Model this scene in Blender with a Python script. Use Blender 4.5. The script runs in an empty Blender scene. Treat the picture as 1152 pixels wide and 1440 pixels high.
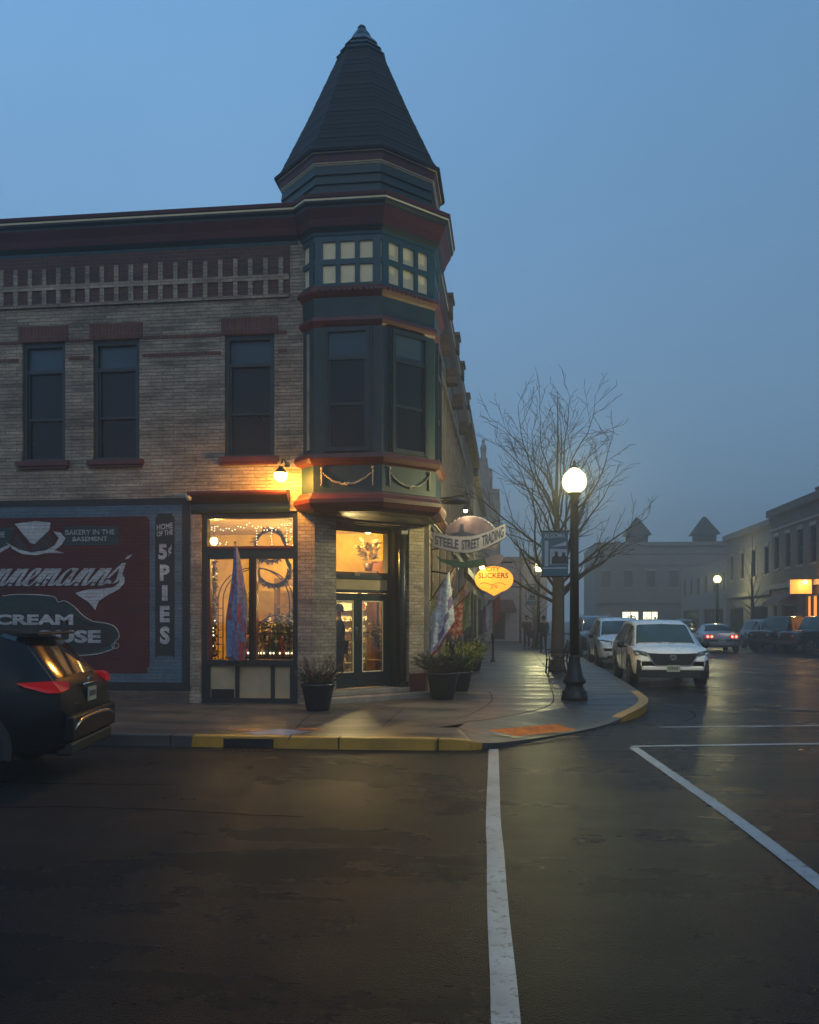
import bpy, math, random
from mathutils import Vector, Matrix
R = math.radians
rnd = random.Random(7)
S = bpy.context.scene
COL = S.collection

# ------------------------------------------------------------------ camera
CAM_H = 1.7
YAW = math.atan(139/1200)
cam_d = bpy.data.cameras.new('camera'); cam = bpy.data.objects.new('camera', cam_d); COL.objects.link(cam)
cam.location = (0, 0, CAM_H); cam.rotation_euler = (R(90), 0, YAW)
cam_d.sensor_fit = 'HORIZONTAL'; cam_d.sensor_width = 36; cam_d.lens = 37.5
cam_d.shift_y = 150/1152; cam_d.clip_end = 1500; cam_d.clip_start = 0.05
S.camera = cam
CA, SA = math.cos(YAW), math.sin(YAW)
def on_front(px, py, Y=15.16):       # photograph measurement -> point (x, z) of a wall parallel to the front facade
    cx = (px-576)/1200; d = Y/(CA+cx*SA)
    return (d*(cx*CA-SA), CAM_H+(870-py)/1200*d)
def on_ground(px, py, z=0.0):
    cx = (px-576)/1200; d = (CAM_H-z)*1200/(py-870)
    return (d*(cx*CA-SA), d*(cx*SA+CA))
def at_depth(px, d):
    cx = (px-576)/1200
    return (d*(cx*CA-SA), d*(cx*SA+CA))

# ------------------------------------------------------------------ mesh helpers
class MB:
    def __init__(s): s.v = []; s.f = []; s.m = []; s.sm = []
    def add(s, vs, fs, m=0, smooth=False):
        o = len(s.v); s.v += [tuple(v) for v in vs]
        for f in fs: s.f.append([i+o for i in f]); s.m.append(m); s.sm.append(smooth)
    def box(s, x0, x1, y0, y1, z0, z1, m=0):
        s.add([(x0,y0,z0),(x1,y0,z0),(x1,y1,z0),(x0,y1,z0),(x0,y0,z1),(x1,y0,z1),(x1,y1,z1),(x0,y1,z1)],
              [(0,3,2,1),(4,5,6,7),(0,1,5,4),(1,2,6,5),(2,3,7,6),(3,0,4,7)], m)
    def fbox(s, F, u0, u1, n0, n1, z0, z1, m=0):
        P = [F(u0,n0,z0),F(u1,n0,z0),F(u1,n1,z0),F(u0,n1,z0),F(u0,n0,z1),F(u1,n0,z1),F(u1,n1,z1),F(u0,n1,z1)]
        s.add(P, [(0,1,2,3),(4,7,6,5),(0,4,5,1),(1,5,6,2),(2,6,7,3),(3,7,4,0)], m)
    def quad(s, *p, m=0): s.add(p, [tuple(range(len(p)))], m)
    def prism(s, pts, F, n0, n1, m=0):
        """flat outline pts (u,z) in frame F given thickness n0..n1 (n1 outer face)"""
        k = len(pts)
        V = [F(u, n1, z) for u, z in pts]+[F(u, n0, z) for u, z in pts]
        fs = [tuple(range(k)), tuple(range(2*k-1, k-1, -1))]
        fs += [(i, i+k, (i+1) % k+k, (i+1) % k) for i in range(k)]
        s.add(V, fs, m)
    def tube(s, pts, r, n=8, m=0, cap=True, smooth=True):
        pts = [Vector(p) for p in pts]
        rs = r if isinstance(r, (list, tuple)) else [r]*len(pts)
        V = []; fs = []; ref = None
        for i, p in enumerate(pts):
            t = (pts[min(i+1, len(pts)-1)]-pts[max(i-1, 0)])
            if t.length < 1e-9: t = Vector((0, 0, 1))
            t.normalize()
            if ref is None:
                ref = Vector((1, 0, 0)) if abs(t.x) < .8 else Vector((0, 1, 0))
            a = (ref-t*ref.dot(t))
            if a.length < 1e-6: a = t.orthogonal()
            a.normalize(); ref = a; b = t.cross(a)
            for k in range(n):
                w = 2*math.pi*k/n
                V.append(p+a*(rs[i]*math.cos(w))+b*(rs[i]*math.sin(w)))
        for i in range(len(pts)-1):
            for k in range(n):
                fs.append((i*n+k, i*n+(k+1) % n, (i+1)*n+(k+1) % n, (i+1)*n+k))
        if cap:
            fs.append(tuple(range(n-1, -1, -1))); fs.append(tuple((len(pts)-1)*n+k for k in range(n)))
        s.add(V, fs, m, smooth)
    def lathe(s, prof, c=(0, 0, 0), n=20, m=0, smooth=True, rot=0.0, ms=None, cap=True):
        V = []; o = Vector(c)
        for r, z in prof:
            for k in range(n):
                w = rot+2*math.pi*k/n
                V.append((o.x+r*math.cos(w), o.y+r*math.sin(w), o.z+z))
        for i in range(len(prof)-1):
            fs = [(i*n+k, i*n+(k+1) % n, (i+1)*n+(k+1) % n, (i+1)*n+k) for k in range(n)]
            if i == 0: s.add(V, fs, ms[i] if ms else m, smooth); base = len(s.v)-len(V)
            else:
                for f in fs: s.f.append([q+base for q in f]); s.m.append(ms[i] if ms else m); s.sm.append(smooth)
        if cap:
            s.f.append([base+k for k in range(n-1, -1, -1)]); s.m.append(ms[0] if ms else m); s.sm.append(False)
            s.f.append([base+(len(prof)-1)*n+k for k in range(n)]); s.m.append(ms[-1] if ms else m); s.sm.append(False)
    def sphere(s, c, r, n=12, m=0, sz=1.0):
        k = max(4, n//2)
        s.lathe([(max(1e-4, r*math.sin(math.pi*i/k)), -r*sz*math.cos(math.pi*i/k)) for i in range(k+1)], c, n, m, cap=False)
    def leaf(s, p, d, L, W, m=0):
        d = Vector(d).normalized(); u = d.orthogonal().normalized()
        u.rotate(Matrix.Rotation(rnd.uniform(0, 6.28), 3, d)); p = Vector(p)
        s.add([p, p+d*L*.5+u*W*.5, p+d*L, p+d*L*.5-u*W*.5], [(0, 1, 2, 3)], m)
    def build(s, name, mats, parent=None, org=None, bevel=0):
        if not isinstance(mats, (list, tuple)): mats = [mats]
        me = bpy.data.meshes.new(name)
        o = Vector(org) if org is not None else Vector((0, 0, 0))
        if org is None and parent is not None: o = wloc(parent)
        me.from_pydata([tuple(Vector(v)-o) for v in s.v], [], s.f)
        for mt in mats: me.materials.append(mt)
        me.polygons.foreach_set('material_index', s.m)
        me.polygons.foreach_set('use_smooth', s.sm)
        me.update()
        ob = bpy.data.objects.new(name, me); COL.objects.link(ob)
        if parent is not None:
            ob.parent = parent
            if org is not None: ob.location = o-wloc(parent)
        else: ob.location = o
        if bevel:
            b = ob.modifiers.new('bevel', 'BEVEL'); b.width = bevel; b.segments = 2; b.limit_method = 'ANGLE'
        return ob
def wloc(o):
    v = Vector((0, 0, 0))
    while o is not None: v += Vector(o.location); o = o.parent
    return v
def tag(o, label=None, cat=None, group=None, kind=None):
    if label: o['label'] = label
    if cat: o['category'] = cat
    if group: o['group'] = group
    if kind: o['kind'] = kind
    return o
def empty(name, loc=(0, 0, 0), rz=0, label=None, cat=None, group=None):
    o = bpy.data.objects.new(name, None); COL.objects.link(o); o.location = loc; o.rotation_euler = (0, 0, rz)
    o.empty_display_size = .2
    return tag(o, label, cat, group)
def children(o): return [c for c in bpy.data.objects if c.parent is o]
def copy_tree(o, parent=None):
    c = o.copy(); COL.objects.link(c); c.parent = parent
    for ch in children(o): copy_tree(ch, c)
    return c
class Frame:
    """wall frame: u along the wall, n outward, z up"""
    def __init__(s, ox, oy, ux, uy):
        l = math.hypot(ux, uy); s.o = (ox, oy); s.u = (ux/l, uy/l); s.n = (uy/l, -ux/l)
    def __call__(s, u, n, z): return (s.o[0]+s.u[0]*u+s.n[0]*n, s.o[1]+s.u[1]*u+s.n[1]*n, z)
def holed_wall(mb, F, u0, u1, z0, z1, holes, n0, n1, m=0):
    us = sorted({u0, u1, *[h[0] for h in holes], *[h[1] for h in holes]})
    zs = sorted({z0, z1, *[h[2] for h in holes], *[h[3] for h in holes]})
    us = [u for u in us if u0 <= u <= u1]; zs = [z for z in zs if z0 <= z <= z1]
    for a, b in zip(us, us[1:]):
        run = None
        for c, d in zip(zs, zs[1:]):
            mu, mz = (a+b)/2, (c+d)/2
            hole = any(h[0] < mu < h[1] and h[2] < mz < h[3] for h in holes)
            if not hole: run = (run[0], d) if run else (c, d)
            if hole and run: mb.fbox(F, a, b, n0, n1, run[0], run[1], m); run = None
        if run: mb.fbox(F, a, b, n0, n1, run[0], run[1], m)

# ------------------------------------------------------------------ text (built-in typeface, turned into meshes)
def text2d(s, bold=0.0, shear=0.0, spacing=1.0):
    cu = bpy.data.curves.new('t', 'FONT'); cu.body = s; cu.size = 1; cu.offset = bold; cu.shear = shear
    cu.space_character = spacing; cu.resolution_u = 3; cu.align_x = 'LEFT'
    ob = bpy.data.objects.new('t', cu); COL.objects.link(ob)
    bpy.context.view_layer.update()
    me = bpy.data.meshes.new_from_object(ob)
    vs = [(v.co.x, v.co.y) for v in me.vertices]; fs = [tuple(p.vertices) for p in me.polygons]
    bpy.data.objects.remove(ob); bpy.data.curves.remove(cu); bpy.data.meshes.remove(me)
    x0 = min(v[0] for v in vs); x1 = max(v[0] for v in vs); y0 = min(v[1] for v in vs); y1 = max(v[1] for v in vs)
    return [((x-x0)/(x1-x0), (y-y0)/(y1-y0)) for x, y in vs], fs
def put_text(mb, s, F, u0, u1, z0, z1, n, m=0, warp=None, **k):
    vs, fs = text2d(s, **k)
    P = []
    for x, y in vs:
        u = u0+(u1-u0)*x; z = z0+(z1-z0)*y
        if warp: u, z = warp(x, y, u, z)
        P.append(F(u, n, z))
    mb.add(P, fs, m)

# ------------------------------------------------------------------ materials
def new_mat(name):
    m = bpy.data.materials.new(name); m.use_nodes = True
    nt = m.node_tree; nt.nodes.clear()
    out = nt.nodes.new('ShaderNodeOutputMaterial'); b = nt.nodes.new('ShaderNodeBsdfPrincipled')
    nt.links.new(b.outputs[0], out.inputs[0])
    return m, nt, b, out
def N(nt, t, **k):
    n = nt.nodes.new(t)
    for a, v in k.items():
        if a.startswith('i_'): n.inputs[a[2:].replace('_', ' ')].default_value = v
        else: setattr(n, a, v)
    return n
def mix_col(nt, fac, a, b, mode='MIX'):
    n = nt.nodes.new('ShaderNodeMix'); n.data_type = 'RGBA'; n.blend_type = mode
    for sock, val in ((n.inputs[0], fac), (n.inputs[6], a), (n.inputs[7], b)):
        if hasattr(val, 'links'): nt.links.new(val, sock)
        elif isinstance(val, (tuple, list)): sock.default_value = (*val[:3], 1)
        else: sock.default_value = val
    return n.outputs[2]
def ramp(nt, fac, p0, p1, c0=(0, 0, 0), c1=(1, 1, 1)):
    n = nt.nodes.new('ShaderNodeValToRGB'); nt.links.new(fac, n.inputs[0])
    n.color_ramp.elements[0].position = p0; n.color_ramp.elements[1].position = p1
    n.color_ramp.elements[0].color = (*c0, 1); n.color_ramp.elements[1].color = (*c1, 1)
    return n.outputs[0]
def mat(name, col, rough=.6, metal=0, var=.25, scale=3.0, bump=.0, bscale=40, world=False, spec=.5, stretch=None, coat=0):
    m, nt, b, out = new_mat(name)
    g = N(nt, 'ShaderNodeNewGeometry') if world else N(nt, 'ShaderNodeTexCoord')
    co = g.outputs['Position'] if world else g.outputs['Object']
    if stretch:
        mp = N(nt, 'ShaderNodeMapping'); mp.inputs['Scale'].default_value = stretch
        nt.links.new(co, mp.inputs[0]); co = mp.outputs[0]
    nz = N(nt, 'ShaderNodeTexNoise', i_Scale=scale, i_Detail=6.0, i_Roughness=.6); nt.links.new(co, nz.inputs['Vector'])
    f = ramp(nt, nz.outputs[0], .3, .72)
    c = mix_col(nt, f, tuple(x*(1-var) for x in col), tuple(min(1, x*(1+var)) for x in col))
    nt.links.new(c, b.inputs['Base Color'])
    rr = N(nt, 'ShaderNodeMapRange'); rr.inputs[3].default_value = max(.02, rough-.08); rr.inputs[4].default_value = min(1, rough+.08)
    nt.links.new(nz.outputs[0], rr.inputs[0]); nt.links.new(rr.outputs[0], b.inputs['Roughness'])
    b.inputs['Metallic'].default_value = metal; b.inputs['Specular IOR Level'].default_value = spec
    if coat: b.inputs['Coat Weight'].default_value = coat; b.inputs['Coat Roughness'].default_value = .08
    if bump:
        n2 = N(nt, 'ShaderNodeTexNoise', i_Scale=float(bscale), i_Detail=4.0); nt.links.new(co, n2.inputs['Vector'])
        bp = N(nt, 'ShaderNodeBump', i_Strength=bump, i_Distance=.02); nt.links.new(n2.outputs[0], bp.inputs['Height'])
        nt.links.new(bp.outputs[0], b.inputs['Normal'])
    return m
def emit(name, col, st, base=None):
    m, nt, b, out = new_mat(name)
    b.inputs['Base Color'].default_value = (*(base or col), 1); b.inputs['Roughness'].default_value = .4
    b.inputs['Emission Color'].default_value = (*col, 1); b.inputs['Emission Strength'].default_value = st
    return m
def brick(name, c1, c2, mortar, w=.21, h=.072, mo=.008, stain=.5, offs=.5, bump=.5, painted=False):
    m, nt, b, out = new_mat(name)
    g = N(nt, 'ShaderNodeNewGeometry'); sp = N(nt, 'ShaderNodeSeparateXYZ'); nt.links.new(g.outputs['Position'], sp.inputs[0])
    ad = N(nt, 'ShaderNodeMath', operation='ADD'); nt.links.new(sp.outputs[0], ad.inputs[0]); nt.links.new(sp.outputs[1], ad.inputs[1])
    cb = N(nt, 'ShaderNodeCombineXYZ'); nt.links.new(ad.outputs[0], cb.inputs[0]); nt.links.new(sp.outputs[2], cb.inputs[1])
    wz = N(nt, 'ShaderNodeTexNoise', i_Scale=6.0, i_Detail=2.0); nt.links.new(g.outputs['Position'], wz.inputs['Vector'])
    wa = N(nt, 'ShaderNodeVectorMath', operation='MULTIPLY_ADD'); wa.inputs[1].default_value = (.012, .012, 0)
    nt.links.new(wz.outputs['Color'], wa.inputs[0]); nt.links.new(cb.outputs[0], wa.inputs[2])
    bt = N(nt, 'ShaderNodeTexBrick', offset=offs, i_Scale=1.0); bt.inputs['Mortar Size'].default_value = mo
    bt.inputs['Mortar Smooth'].default_value = .3; bt.inputs['Brick Width'].default_value = w; bt.inputs['Row Height'].default_value = h
    bt.inputs['Color1'].default_value = (*c1, 1); bt.inputs['Color2'].default_value = (*c2, 1); bt.inputs['Mortar'].default_value = (*mortar, 1)
    bt.inputs['Bias'].default_value = -.1
    nt.links.new(wa.outputs[0], bt.inputs['Vector'])
    mp = N(nt, 'ShaderNodeMapping'); mp.inputs['Scale'].default_value = (.8, .8, 2.6); nt.links.new(g.outputs['Position'], mp.inputs[0])
    nz = N(nt, 'ShaderNodeTexNoise', i_Scale=1.6, i_Detail=9.0, i_Roughness=.68); nt.links.new(mp.outputs[0], nz.inputs['Vector'])
    f = ramp(nt, nz.outputs[0], .34, .66, (1-stain,)*3, (1.12, 1.1, 1.05))
    c = mix_col(nt, 1.0, bt.outputs['Color'], f, 'MULTIPLY')
    n3 = N(nt, 'ShaderNodeTexNoise', i_Scale=22.0, i_Detail=5.0); nt.links.new(g.outputs['Position'], n3.inputs['Vector'])
    c = mix_col(nt, .6, c, ramp(nt, n3.outputs[0], .3, .7, (.6, .6, .6), (1.25, 1.25, 1.25)), 'MULTIPLY')
    nt.links.new(c, b.inputs['Base Color']); b.inputs['Roughness'].default_value = .82
    sb = N(nt, 'ShaderNodeMath', operation='SUBTRACT'); sb.inputs[0].default_value = 1.0; nt.links.new(bt.outputs['Fac'], sb.inputs[1])
    ad2 = N(nt, 'ShaderNodeMath', operation='MULTIPLY_ADD'); ad2.inputs[1].default_value = .5
    nt.links.new(n3.outputs[0], ad2.inputs[0]); nt.links.new(sb.outputs[0], ad2.inputs[2])
    bp = N(nt, 'ShaderNodeBump', i_Strength=bump, i_Distance=.012); nt.links.new(ad2.outputs[0], bp.inputs['Height'])
    nt.links.new(bp.outputs[0], b.inputs['Normal'])
    return m
def glass(name, tint=(.9, .92, .9), refl=.12, rough=.02):
    m, nt, b, out = new_mat(name); nt.nodes.remove(b)
    t = N(nt, 'ShaderNodeBsdfTransparent'); t.inputs[0].default_value = (*tint, 1)
    g = N(nt, 'ShaderNodeBsdfGlossy'); g.inputs['Roughness'].default_value = rough; g.inputs[0].default_value = (.9, .9, .9, 1)
    lw = N(nt, 'ShaderNodeFresnel', i_IOR=1.45)
    mr = N(nt, 'ShaderNodeMath', operation='ADD'); mr.inputs[1].default_value = refl*.4; nt.links.new(lw.outputs[0], mr.inputs[0])
    mx = N(nt, 'ShaderNodeMixShader'); nt.links.new(mr.outputs[0], mx.inputs[0])
    nt.links.new(t.outputs[0], mx.inputs[1]); nt.links.new(g.outputs[0], mx.inputs[2]); nt.links.new(mx.outputs[0], out.inputs[0])
    return m
def lamp_globe(name, col, st, transp=.5):
    m, nt, b, out = new_mat(name); nt.nodes.remove(b)
    t = N(nt, 'ShaderNodeBsdfTransparent'); e = N(nt, 'ShaderNodeEmission'); e.inputs[0].default_value = (*col, 1); e.inputs[1].default_value = st
    mx = N(nt, 'ShaderNodeMixShader'); mx.inputs[0].default_value = 1-transp
    nt.links.new(t.outputs[0], mx.inputs[1]); nt.links.new(e.outputs[0], mx.inputs[2]); nt.links.new(mx.outputs[0], out.inputs[0])
    return m
def point(name, loc, power, col, r=.05, parent=None):
    l = bpy.data.lights.new(name, 'POINT'); l.energy = power; l.color = col; l.shadow_soft_size = r
    o = bpy.data.objects.new(name, l); COL.objects.link(o); o.location = loc
    if parent is not None:
        o.parent = parent; o.location = Vector(loc)-wloc(parent)
    return o

def asphalt(name):
    m, nt, b, out = new_mat(name)
    g = N(nt, 'ShaderNodeNewGeometry'); P = g.outputs['Position']
    n1 = N(nt, 'ShaderNodeTexNoise', i_Scale=.35, i_Detail=8.0, i_Roughness=.6); nt.links.new(P, n1.inputs['Vector'])
    mp = N(nt, 'ShaderNodeMapping'); mp.inputs['Scale'].default_value = (.18, 1.5, 1); nt.links.new(P, mp.inputs[0])
    n2 = N(nt, 'ShaderNodeTexNoise', i_Scale=1.0, i_Detail=7.0, i_Roughness=.62); nt.links.new(mp.outputs[0], n2.inputs['Vector'])
    n3 = N(nt, 'ShaderNodeTexNoise', i_Scale=95.0, i_Detail=3.0); nt.links.new(P, n3.inputs['Vector'])
    vo = N(nt, 'ShaderNodeTexVoronoi', i_Scale=140.0); nt.links.new(P, vo.inputs['Vector'])
    c = mix_col(nt, ramp(nt, n1.outputs[0], .3, .7), (.0058, .0070, .0092), (.0135, .0150, .0175))
    c = mix_col(nt, .8, c, ramp(nt, n2.outputs[0], .35, .62, (.55, .55, .57), (1.15, 1.15, 1.15)), 'MULTIPLY')
    c = mix_col(nt, .8, c, ramp(nt, n3.outputs[0], .38, .66, (.2, .2, .2), (2.3, 2.3, 2.3)), 'MULTIPLY')
    vc = N(nt, 'ShaderNodeTexVoronoi', i_Scale=85.0); nt.links.new(P, vc.inputs['Vector'])
    c = mix_col(nt, .9, c, ramp(nt, vc.outputs[0], .08, .5, (2.4, 2.4, 2.4), (.55, .55, .55)), 'MULTIPLY')
    nt.links.new(c, b.inputs['Base Color'])
    rr = ramp(nt, n2.outputs[0], .32, .68, (.20, .20, .20), (.42, .42, .42))
    r2 = mix_col(nt, .5, rr, ramp(nt, n1.outputs[0], .42, .6, (.20, .20, .20), (.42, .42, .42)))
    nt.links.new(r2, b.inputs['Roughness']); b.inputs['Specular IOR Level'].default_value = .14; b.inputs['Specular Tint'].default_value = (.72, .88, 1, 1)
    ad = N(nt, 'ShaderNodeMath', operation='ADD'); nt.links.new(vo.outputs[0], ad.inputs[0]); nt.links.new(n3.outputs[0], ad.inputs[1])
    bp = N(nt, 'ShaderNodeBump', i_Strength=1.0, i_Distance=.011); nt.links.new(ad.outputs[0], bp.inputs['Height'])
    b2 = N(nt, 'ShaderNodeBump', i_Strength=.35, i_Distance=.05); nt.links.new(n2.outputs[0], b2.inputs['Height'])
    nt.links.new(bp.outputs[0], b2.inputs['Normal']); nt.links.new(b2.outputs[0], b.inputs['Normal'])
    return m
def concrete(name, col, wet=.42):
    m, nt, b, out = new_mat(name)
    g = N(nt, 'ShaderNodeNewGeometry'); P = g.outputs['Position']
    n1 = N(nt, 'ShaderNodeTexNoise', i_Scale=.9, i_Detail=8.0, i_Roughness=.65); nt.links.new(P, n1.inputs['Vector'])
    mp = N(nt, 'ShaderNodeMapping'); mp.inputs['Scale'].default_value = (.35, 1.6, 1); nt.links.new(P, mp.inputs[0])
    n2 = N(nt, 'ShaderNodeTexNoise', i_Scale=1.3, i_Detail=6.0); nt.links.new(mp.outputs[0], n2.inputs['Vector'])
    n3 = N(nt, 'ShaderNodeTexNoise', i_Scale=60.0, i_Detail=3.0); nt.links.new(P, n3.inputs['Vector'])
    c = mix_col(nt, ramp(nt, n1.outputs[0], .3, .7), tuple(x*.62 for x in col), tuple(x*1.15 for x in col))
    c = mix_col(nt, .7, c, ramp(nt, n2.outputs[0], .35, .65, (.6, .6, .6), (1.15, 1.15, 1.15)), 'MULTIPLY')
    c = mix_col(nt, .6, c, ramp(nt, n3.outputs[0], .3, .7, (.75, .75, .75), (1.2, 1.2, 1.2)), 'MULTIPLY')
    nt.links.new(c, b.inputs['Base Color'])
    nt.links.new(ramp(nt, n2.outputs[0], .35, .65, (wet-.04,)*3, (wet+.20,)*3), b.inputs['Roughness']); b.inputs['Specular IOR Level'].default_value = .3
    bp = N(nt, 'ShaderNodeBump', i_Strength=.25, i_Distance=.01); nt.links.new(n3.outputs[0], bp.inputs['Height'])
    b2 = N(nt, 'ShaderNodeBump', i_Strength=.25, i_Distance=.04); nt.links.new(n2.outputs[0], b2.inputs['Height'])
    nt.links.new(bp.outputs[0], b2.inputs['Normal']); nt.links.new(b2.outputs[0], b.inputs['Normal'])
    return m
def worn_paint(name, col, wear=.35):
    m, nt, b, out = new_mat(name)
    g = N(nt, 'ShaderNodeNewGeometry'); P = g.outputs['Position']
    n1 = N(nt, 'ShaderNodeTexNoise', i_Scale=14.0, i_Detail=12.0, i_Roughness=.78); nt.links.new(P, n1.inputs['Vector'])
    n2 = N(nt, 'ShaderNodeTexNoise', i_Scale=2.2, i_Detail=5.0); nt.links.new(P, n2.inputs['Vector'])
    c = mix_col(nt, ramp(nt, n2.outputs[0], .3, .7), tuple(x*.6 for x in col), col)
    c = mix_col(nt, ramp(nt, n1.outputs[0], wear-.06, wear+.04, (0, 0, 0), (1, 1, 1)), (.04, .04, .04), c)
    nt.links.new(c, b.inputs['Base Color']); b.inputs['Roughness'].default_value = .45
    bp = N(nt, 'ShaderNodeBump', i_Strength=.3, i_Distance=.006); nt.links.new(n1.outputs[0], bp.inputs['Height']); nt.links.new(bp.outputs[0], b.inputs['Normal'])
    return m

M = {}
M['tan_brick'] = brick('tan_brick', (.42, .34, .255), (.28, .225, .17), (.17, .14, .11), w=.44, h=.064, mo=.006, stain=.6, bump=1.0)
M['pier_brick'] = brick('pier_brick', (.44, .35, .26), (.31, .24, .18), (.19, .155, .13), w=.23, h=.066, mo=.006, stain=.5, bump=.8)
M['red_brick'] = brick('red_brick', (.12, .045, .034), (.075, .03, .026), (.10, .08, .07), stain=.45)
M['soldier'] = brick('soldier_brick', (.15, .045, .03), (.10, .032, .024), (.14, .10, .085), w=.068, h=.5, mo=.006, stain=.3, offs=0)
M['far_brick'] = brick('brown_brick', (.13, .085, .065), (.09, .06, .05), (.12, .10, .09), stain=.4)
M['green'] = mat('green_paint', (.008, .030, .032), .5, var=.3, scale=2.5, bump=.15)
M['green_d'] = mat('dark_green_paint', (.007, .017, .020), .42, var=.3, bump=.1)
M['teal'] = mat('teal_paint', (.014, .060, .075), .5, var=.25)
M['maroon'] = mat('maroon_paint', (.075, .012, .018), .55, var=.3, scale=1.5, bump=.15)
M['redtrim'] = mat('red_trim_paint', (.085, .014, .010), .45, var=.3, scale=2.5, bump=.12)
M['cream'] = mat('cream_paint', (.78, .64, .38), .6, var=.12)
M['tanpaint'] = mat('tan_paint', (.42, .31, .17), .6, var=.15)
M['stone'] = mat('stone_trim', (.26, .22, .18), .8, var=.3, bump=.3)
M['greyblock'] = mat('tan_block', (.29, .25, .21), .85, var=.35, scale=6, bump=.4)
M['shingle'] = brick('shingle', (.006, .010, .011), (.0035, .0055, .006), (.001, .002, .002), w=.22, h=.13, mo=.008, stain=.5, bump=1)
M['metalroof'] = mat('green_metal', (.015, .030, .034), .35, metal=.3, var=.3)
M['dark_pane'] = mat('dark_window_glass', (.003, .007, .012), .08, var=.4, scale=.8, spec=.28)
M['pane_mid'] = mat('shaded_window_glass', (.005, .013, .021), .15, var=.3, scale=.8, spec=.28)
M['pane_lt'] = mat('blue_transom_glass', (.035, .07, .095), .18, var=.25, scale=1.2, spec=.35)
M['glass'] = glass('shop_glass')
M['black'] = mat('black_paint', (.008, .008, .009), .4, var=.3)
M['iron'] = mat('cast_iron', (.010, .011, .011), .38, metal=.4, var=.4, bump=.15)
M['steel'] = mat('steel', (.25, .25, .25), .3, metal=.9)
M['road'] = asphalt('wet_asphalt')
M['walk'] = concrete('wet_concrete', (.085, .077, .069), .34)
M['walk2'] = concrete('side_concrete', (.062, .060, .057), .34)
M['kerb'] = concrete('kerb_concrete', (.09, .085, .08))
M['yellow'] = worn_paint('kerb_yellow_paint', (.50, .25, .02), .38)
M['white_line'] = worn_paint('white_road_paint', (.34, .34, .34), .43)
M['tactile'] = mat('tactile_orange', (.62, .15, .02), .7, bump=.6, bscale=60, var=.3, scale=8, world=True, spec=.15)
M['bark'] = mat('bark', (.055, .045, .037), .85, var=.4, scale=12, bump=.5)
M['twig'] = mat('twig', (.045, .034, .03), .8, var=.3)
M['soil'] = mat('soil', (.02, .015, .012), .95)
M['pot'] = mat('dark_blue_glaze', (.006, .009, .016), .4, var=.3)
M['leaf_dark'] = mat('evergreen_leaf', (.022, .032, .012), .6, var=.45, scale=9)
M['leaf_dry'] = mat('dry_stalk', (.10, .055, .02), .75, var=.4, scale=9)
M['leaf_lime'] = mat('lime_leaf', (.16, .18, .035), .55, var=.35, scale=9)
# ================================================================== SETTING
ZW = .15                                           # pavement height
road = MB(); road.quad((-400, -200, 0), (400, -200, 0), (400, 500, 0), (-400, 500, 0))
tag(road.build('road', M['road']), kind='structure')

# kerb line of the corner block, (x, y, kerb height)
def catmull(pts, k=5):
    out = []
    for i in range(len(pts)-1):
        p0 = pts[max(i-1, 0)]; p1 = pts[i]; p2 = pts[i+1]; p3 = pts[min(i+2, len(pts)-1)]
        for j in range(k):
            t = j/k
            out.append(tuple(.5*((2*b)+(-a+c)*t+(2*a-5*b+4*c-d)*t*t+(-a+3*b-3*c+d)*t**3) for a, b, c, d in zip(p0, p1, p2, p3)))
    out.append(tuple(pts[-1])); return out
kl = [(-60, 10.9, .15), (-30, 10.9, .15), (-8, 10.9, .15), (-4.5, 10.9, .15), (-2.2, 10.9, .15), (-.75, 11.0, .14), (-.25, 11.2, .07), (.45, 12.2, .018), (1.1, 13.05, .018),
      (1.62, 13.95, .03), (1.95, 14.5, .11), (2.3, 15.3, .15), (2.62, 16.6, .15), (2.74, 18.2, .15), (2.82, 22, .15), (2.88, 30, .15), (2.9, 45, .15), (2.9, 90, .15)]
kl = kl[:3]+catmull(kl[3:], 5)
def norm2(i, L):
    a = L[max(i-1, 0)]; b = L[min(i+1, len(L)-1)]; dx, dy = b[0]-a[0], b[1]-a[1]; l = math.hypot(dx, dy); return (-dy/l, dx/l)
def off(L, d): return [(p[0]+norm2(i, L)[0]*d, p[1]+norm2(i, L)[1]*d) for i, p in enumerate(L)]
in1 = off(kl, .16); in2 = off(kl, 1.15)
kb = MB(); ky = MB()
for i in range(len(kl)-1):
    a, b = kl[i], kl[i+1]; c, d = in1[i], in1[i+1]
    yel = (-4.45 < a[0] and b[0] < -.30 and a[1] < 11.3) or (1.75 < a[0] and a[1] < 18.5 and a[1] > 14.2)
    t = ky if yel else kb
    e = .012
    t.add([(a[0], a[1], -.02), (b[0], b[1], -.02), (b[0]+e, b[1]+e, b[2]-.01), (a[0]+e, a[1]+e, a[2]-.01), (a[0]+2*e, a[1]+2*e, a[2]+.001), (b[0]+2*e, b[1]+2*e, b[2]+.001), (d[0], d[1], b[2]+.001), (c[0], c[1], a[2]+.001)],
          [(0, 1, 2, 3), (3, 2, 5, 4), (4, 5, 6, 7)])
pv = kb.build('kerb', M['kerb']); tag(pv, kind='structure')
tag(ky.build('painted_kerb', M['yellow']), kind='structure')
# pavement: outer strip (side concrete), main sheet; the joint line curves between them
sw = MB()
for i in range(len(kl)-1):
    c, d, e, f = in1[i], in1[i+1], in2[i+1], in2[i]
    sw.quad((c[0], c[1], kl[i][2]), (d[0], d[1], kl[i+1][2]), (e[0], e[1], ZW), (f[0], f[1], ZW), m=1)
poly = [(p[0], p[1], ZW) for p in in2 if -60 <= p[0]]+[(-60, 90, ZW)]
sw.add(poly, [tuple(range(len(poly)))], 0)
tag(sw.build('pavement', [M['walk'], M['walk2']]), kind='structure')
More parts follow.
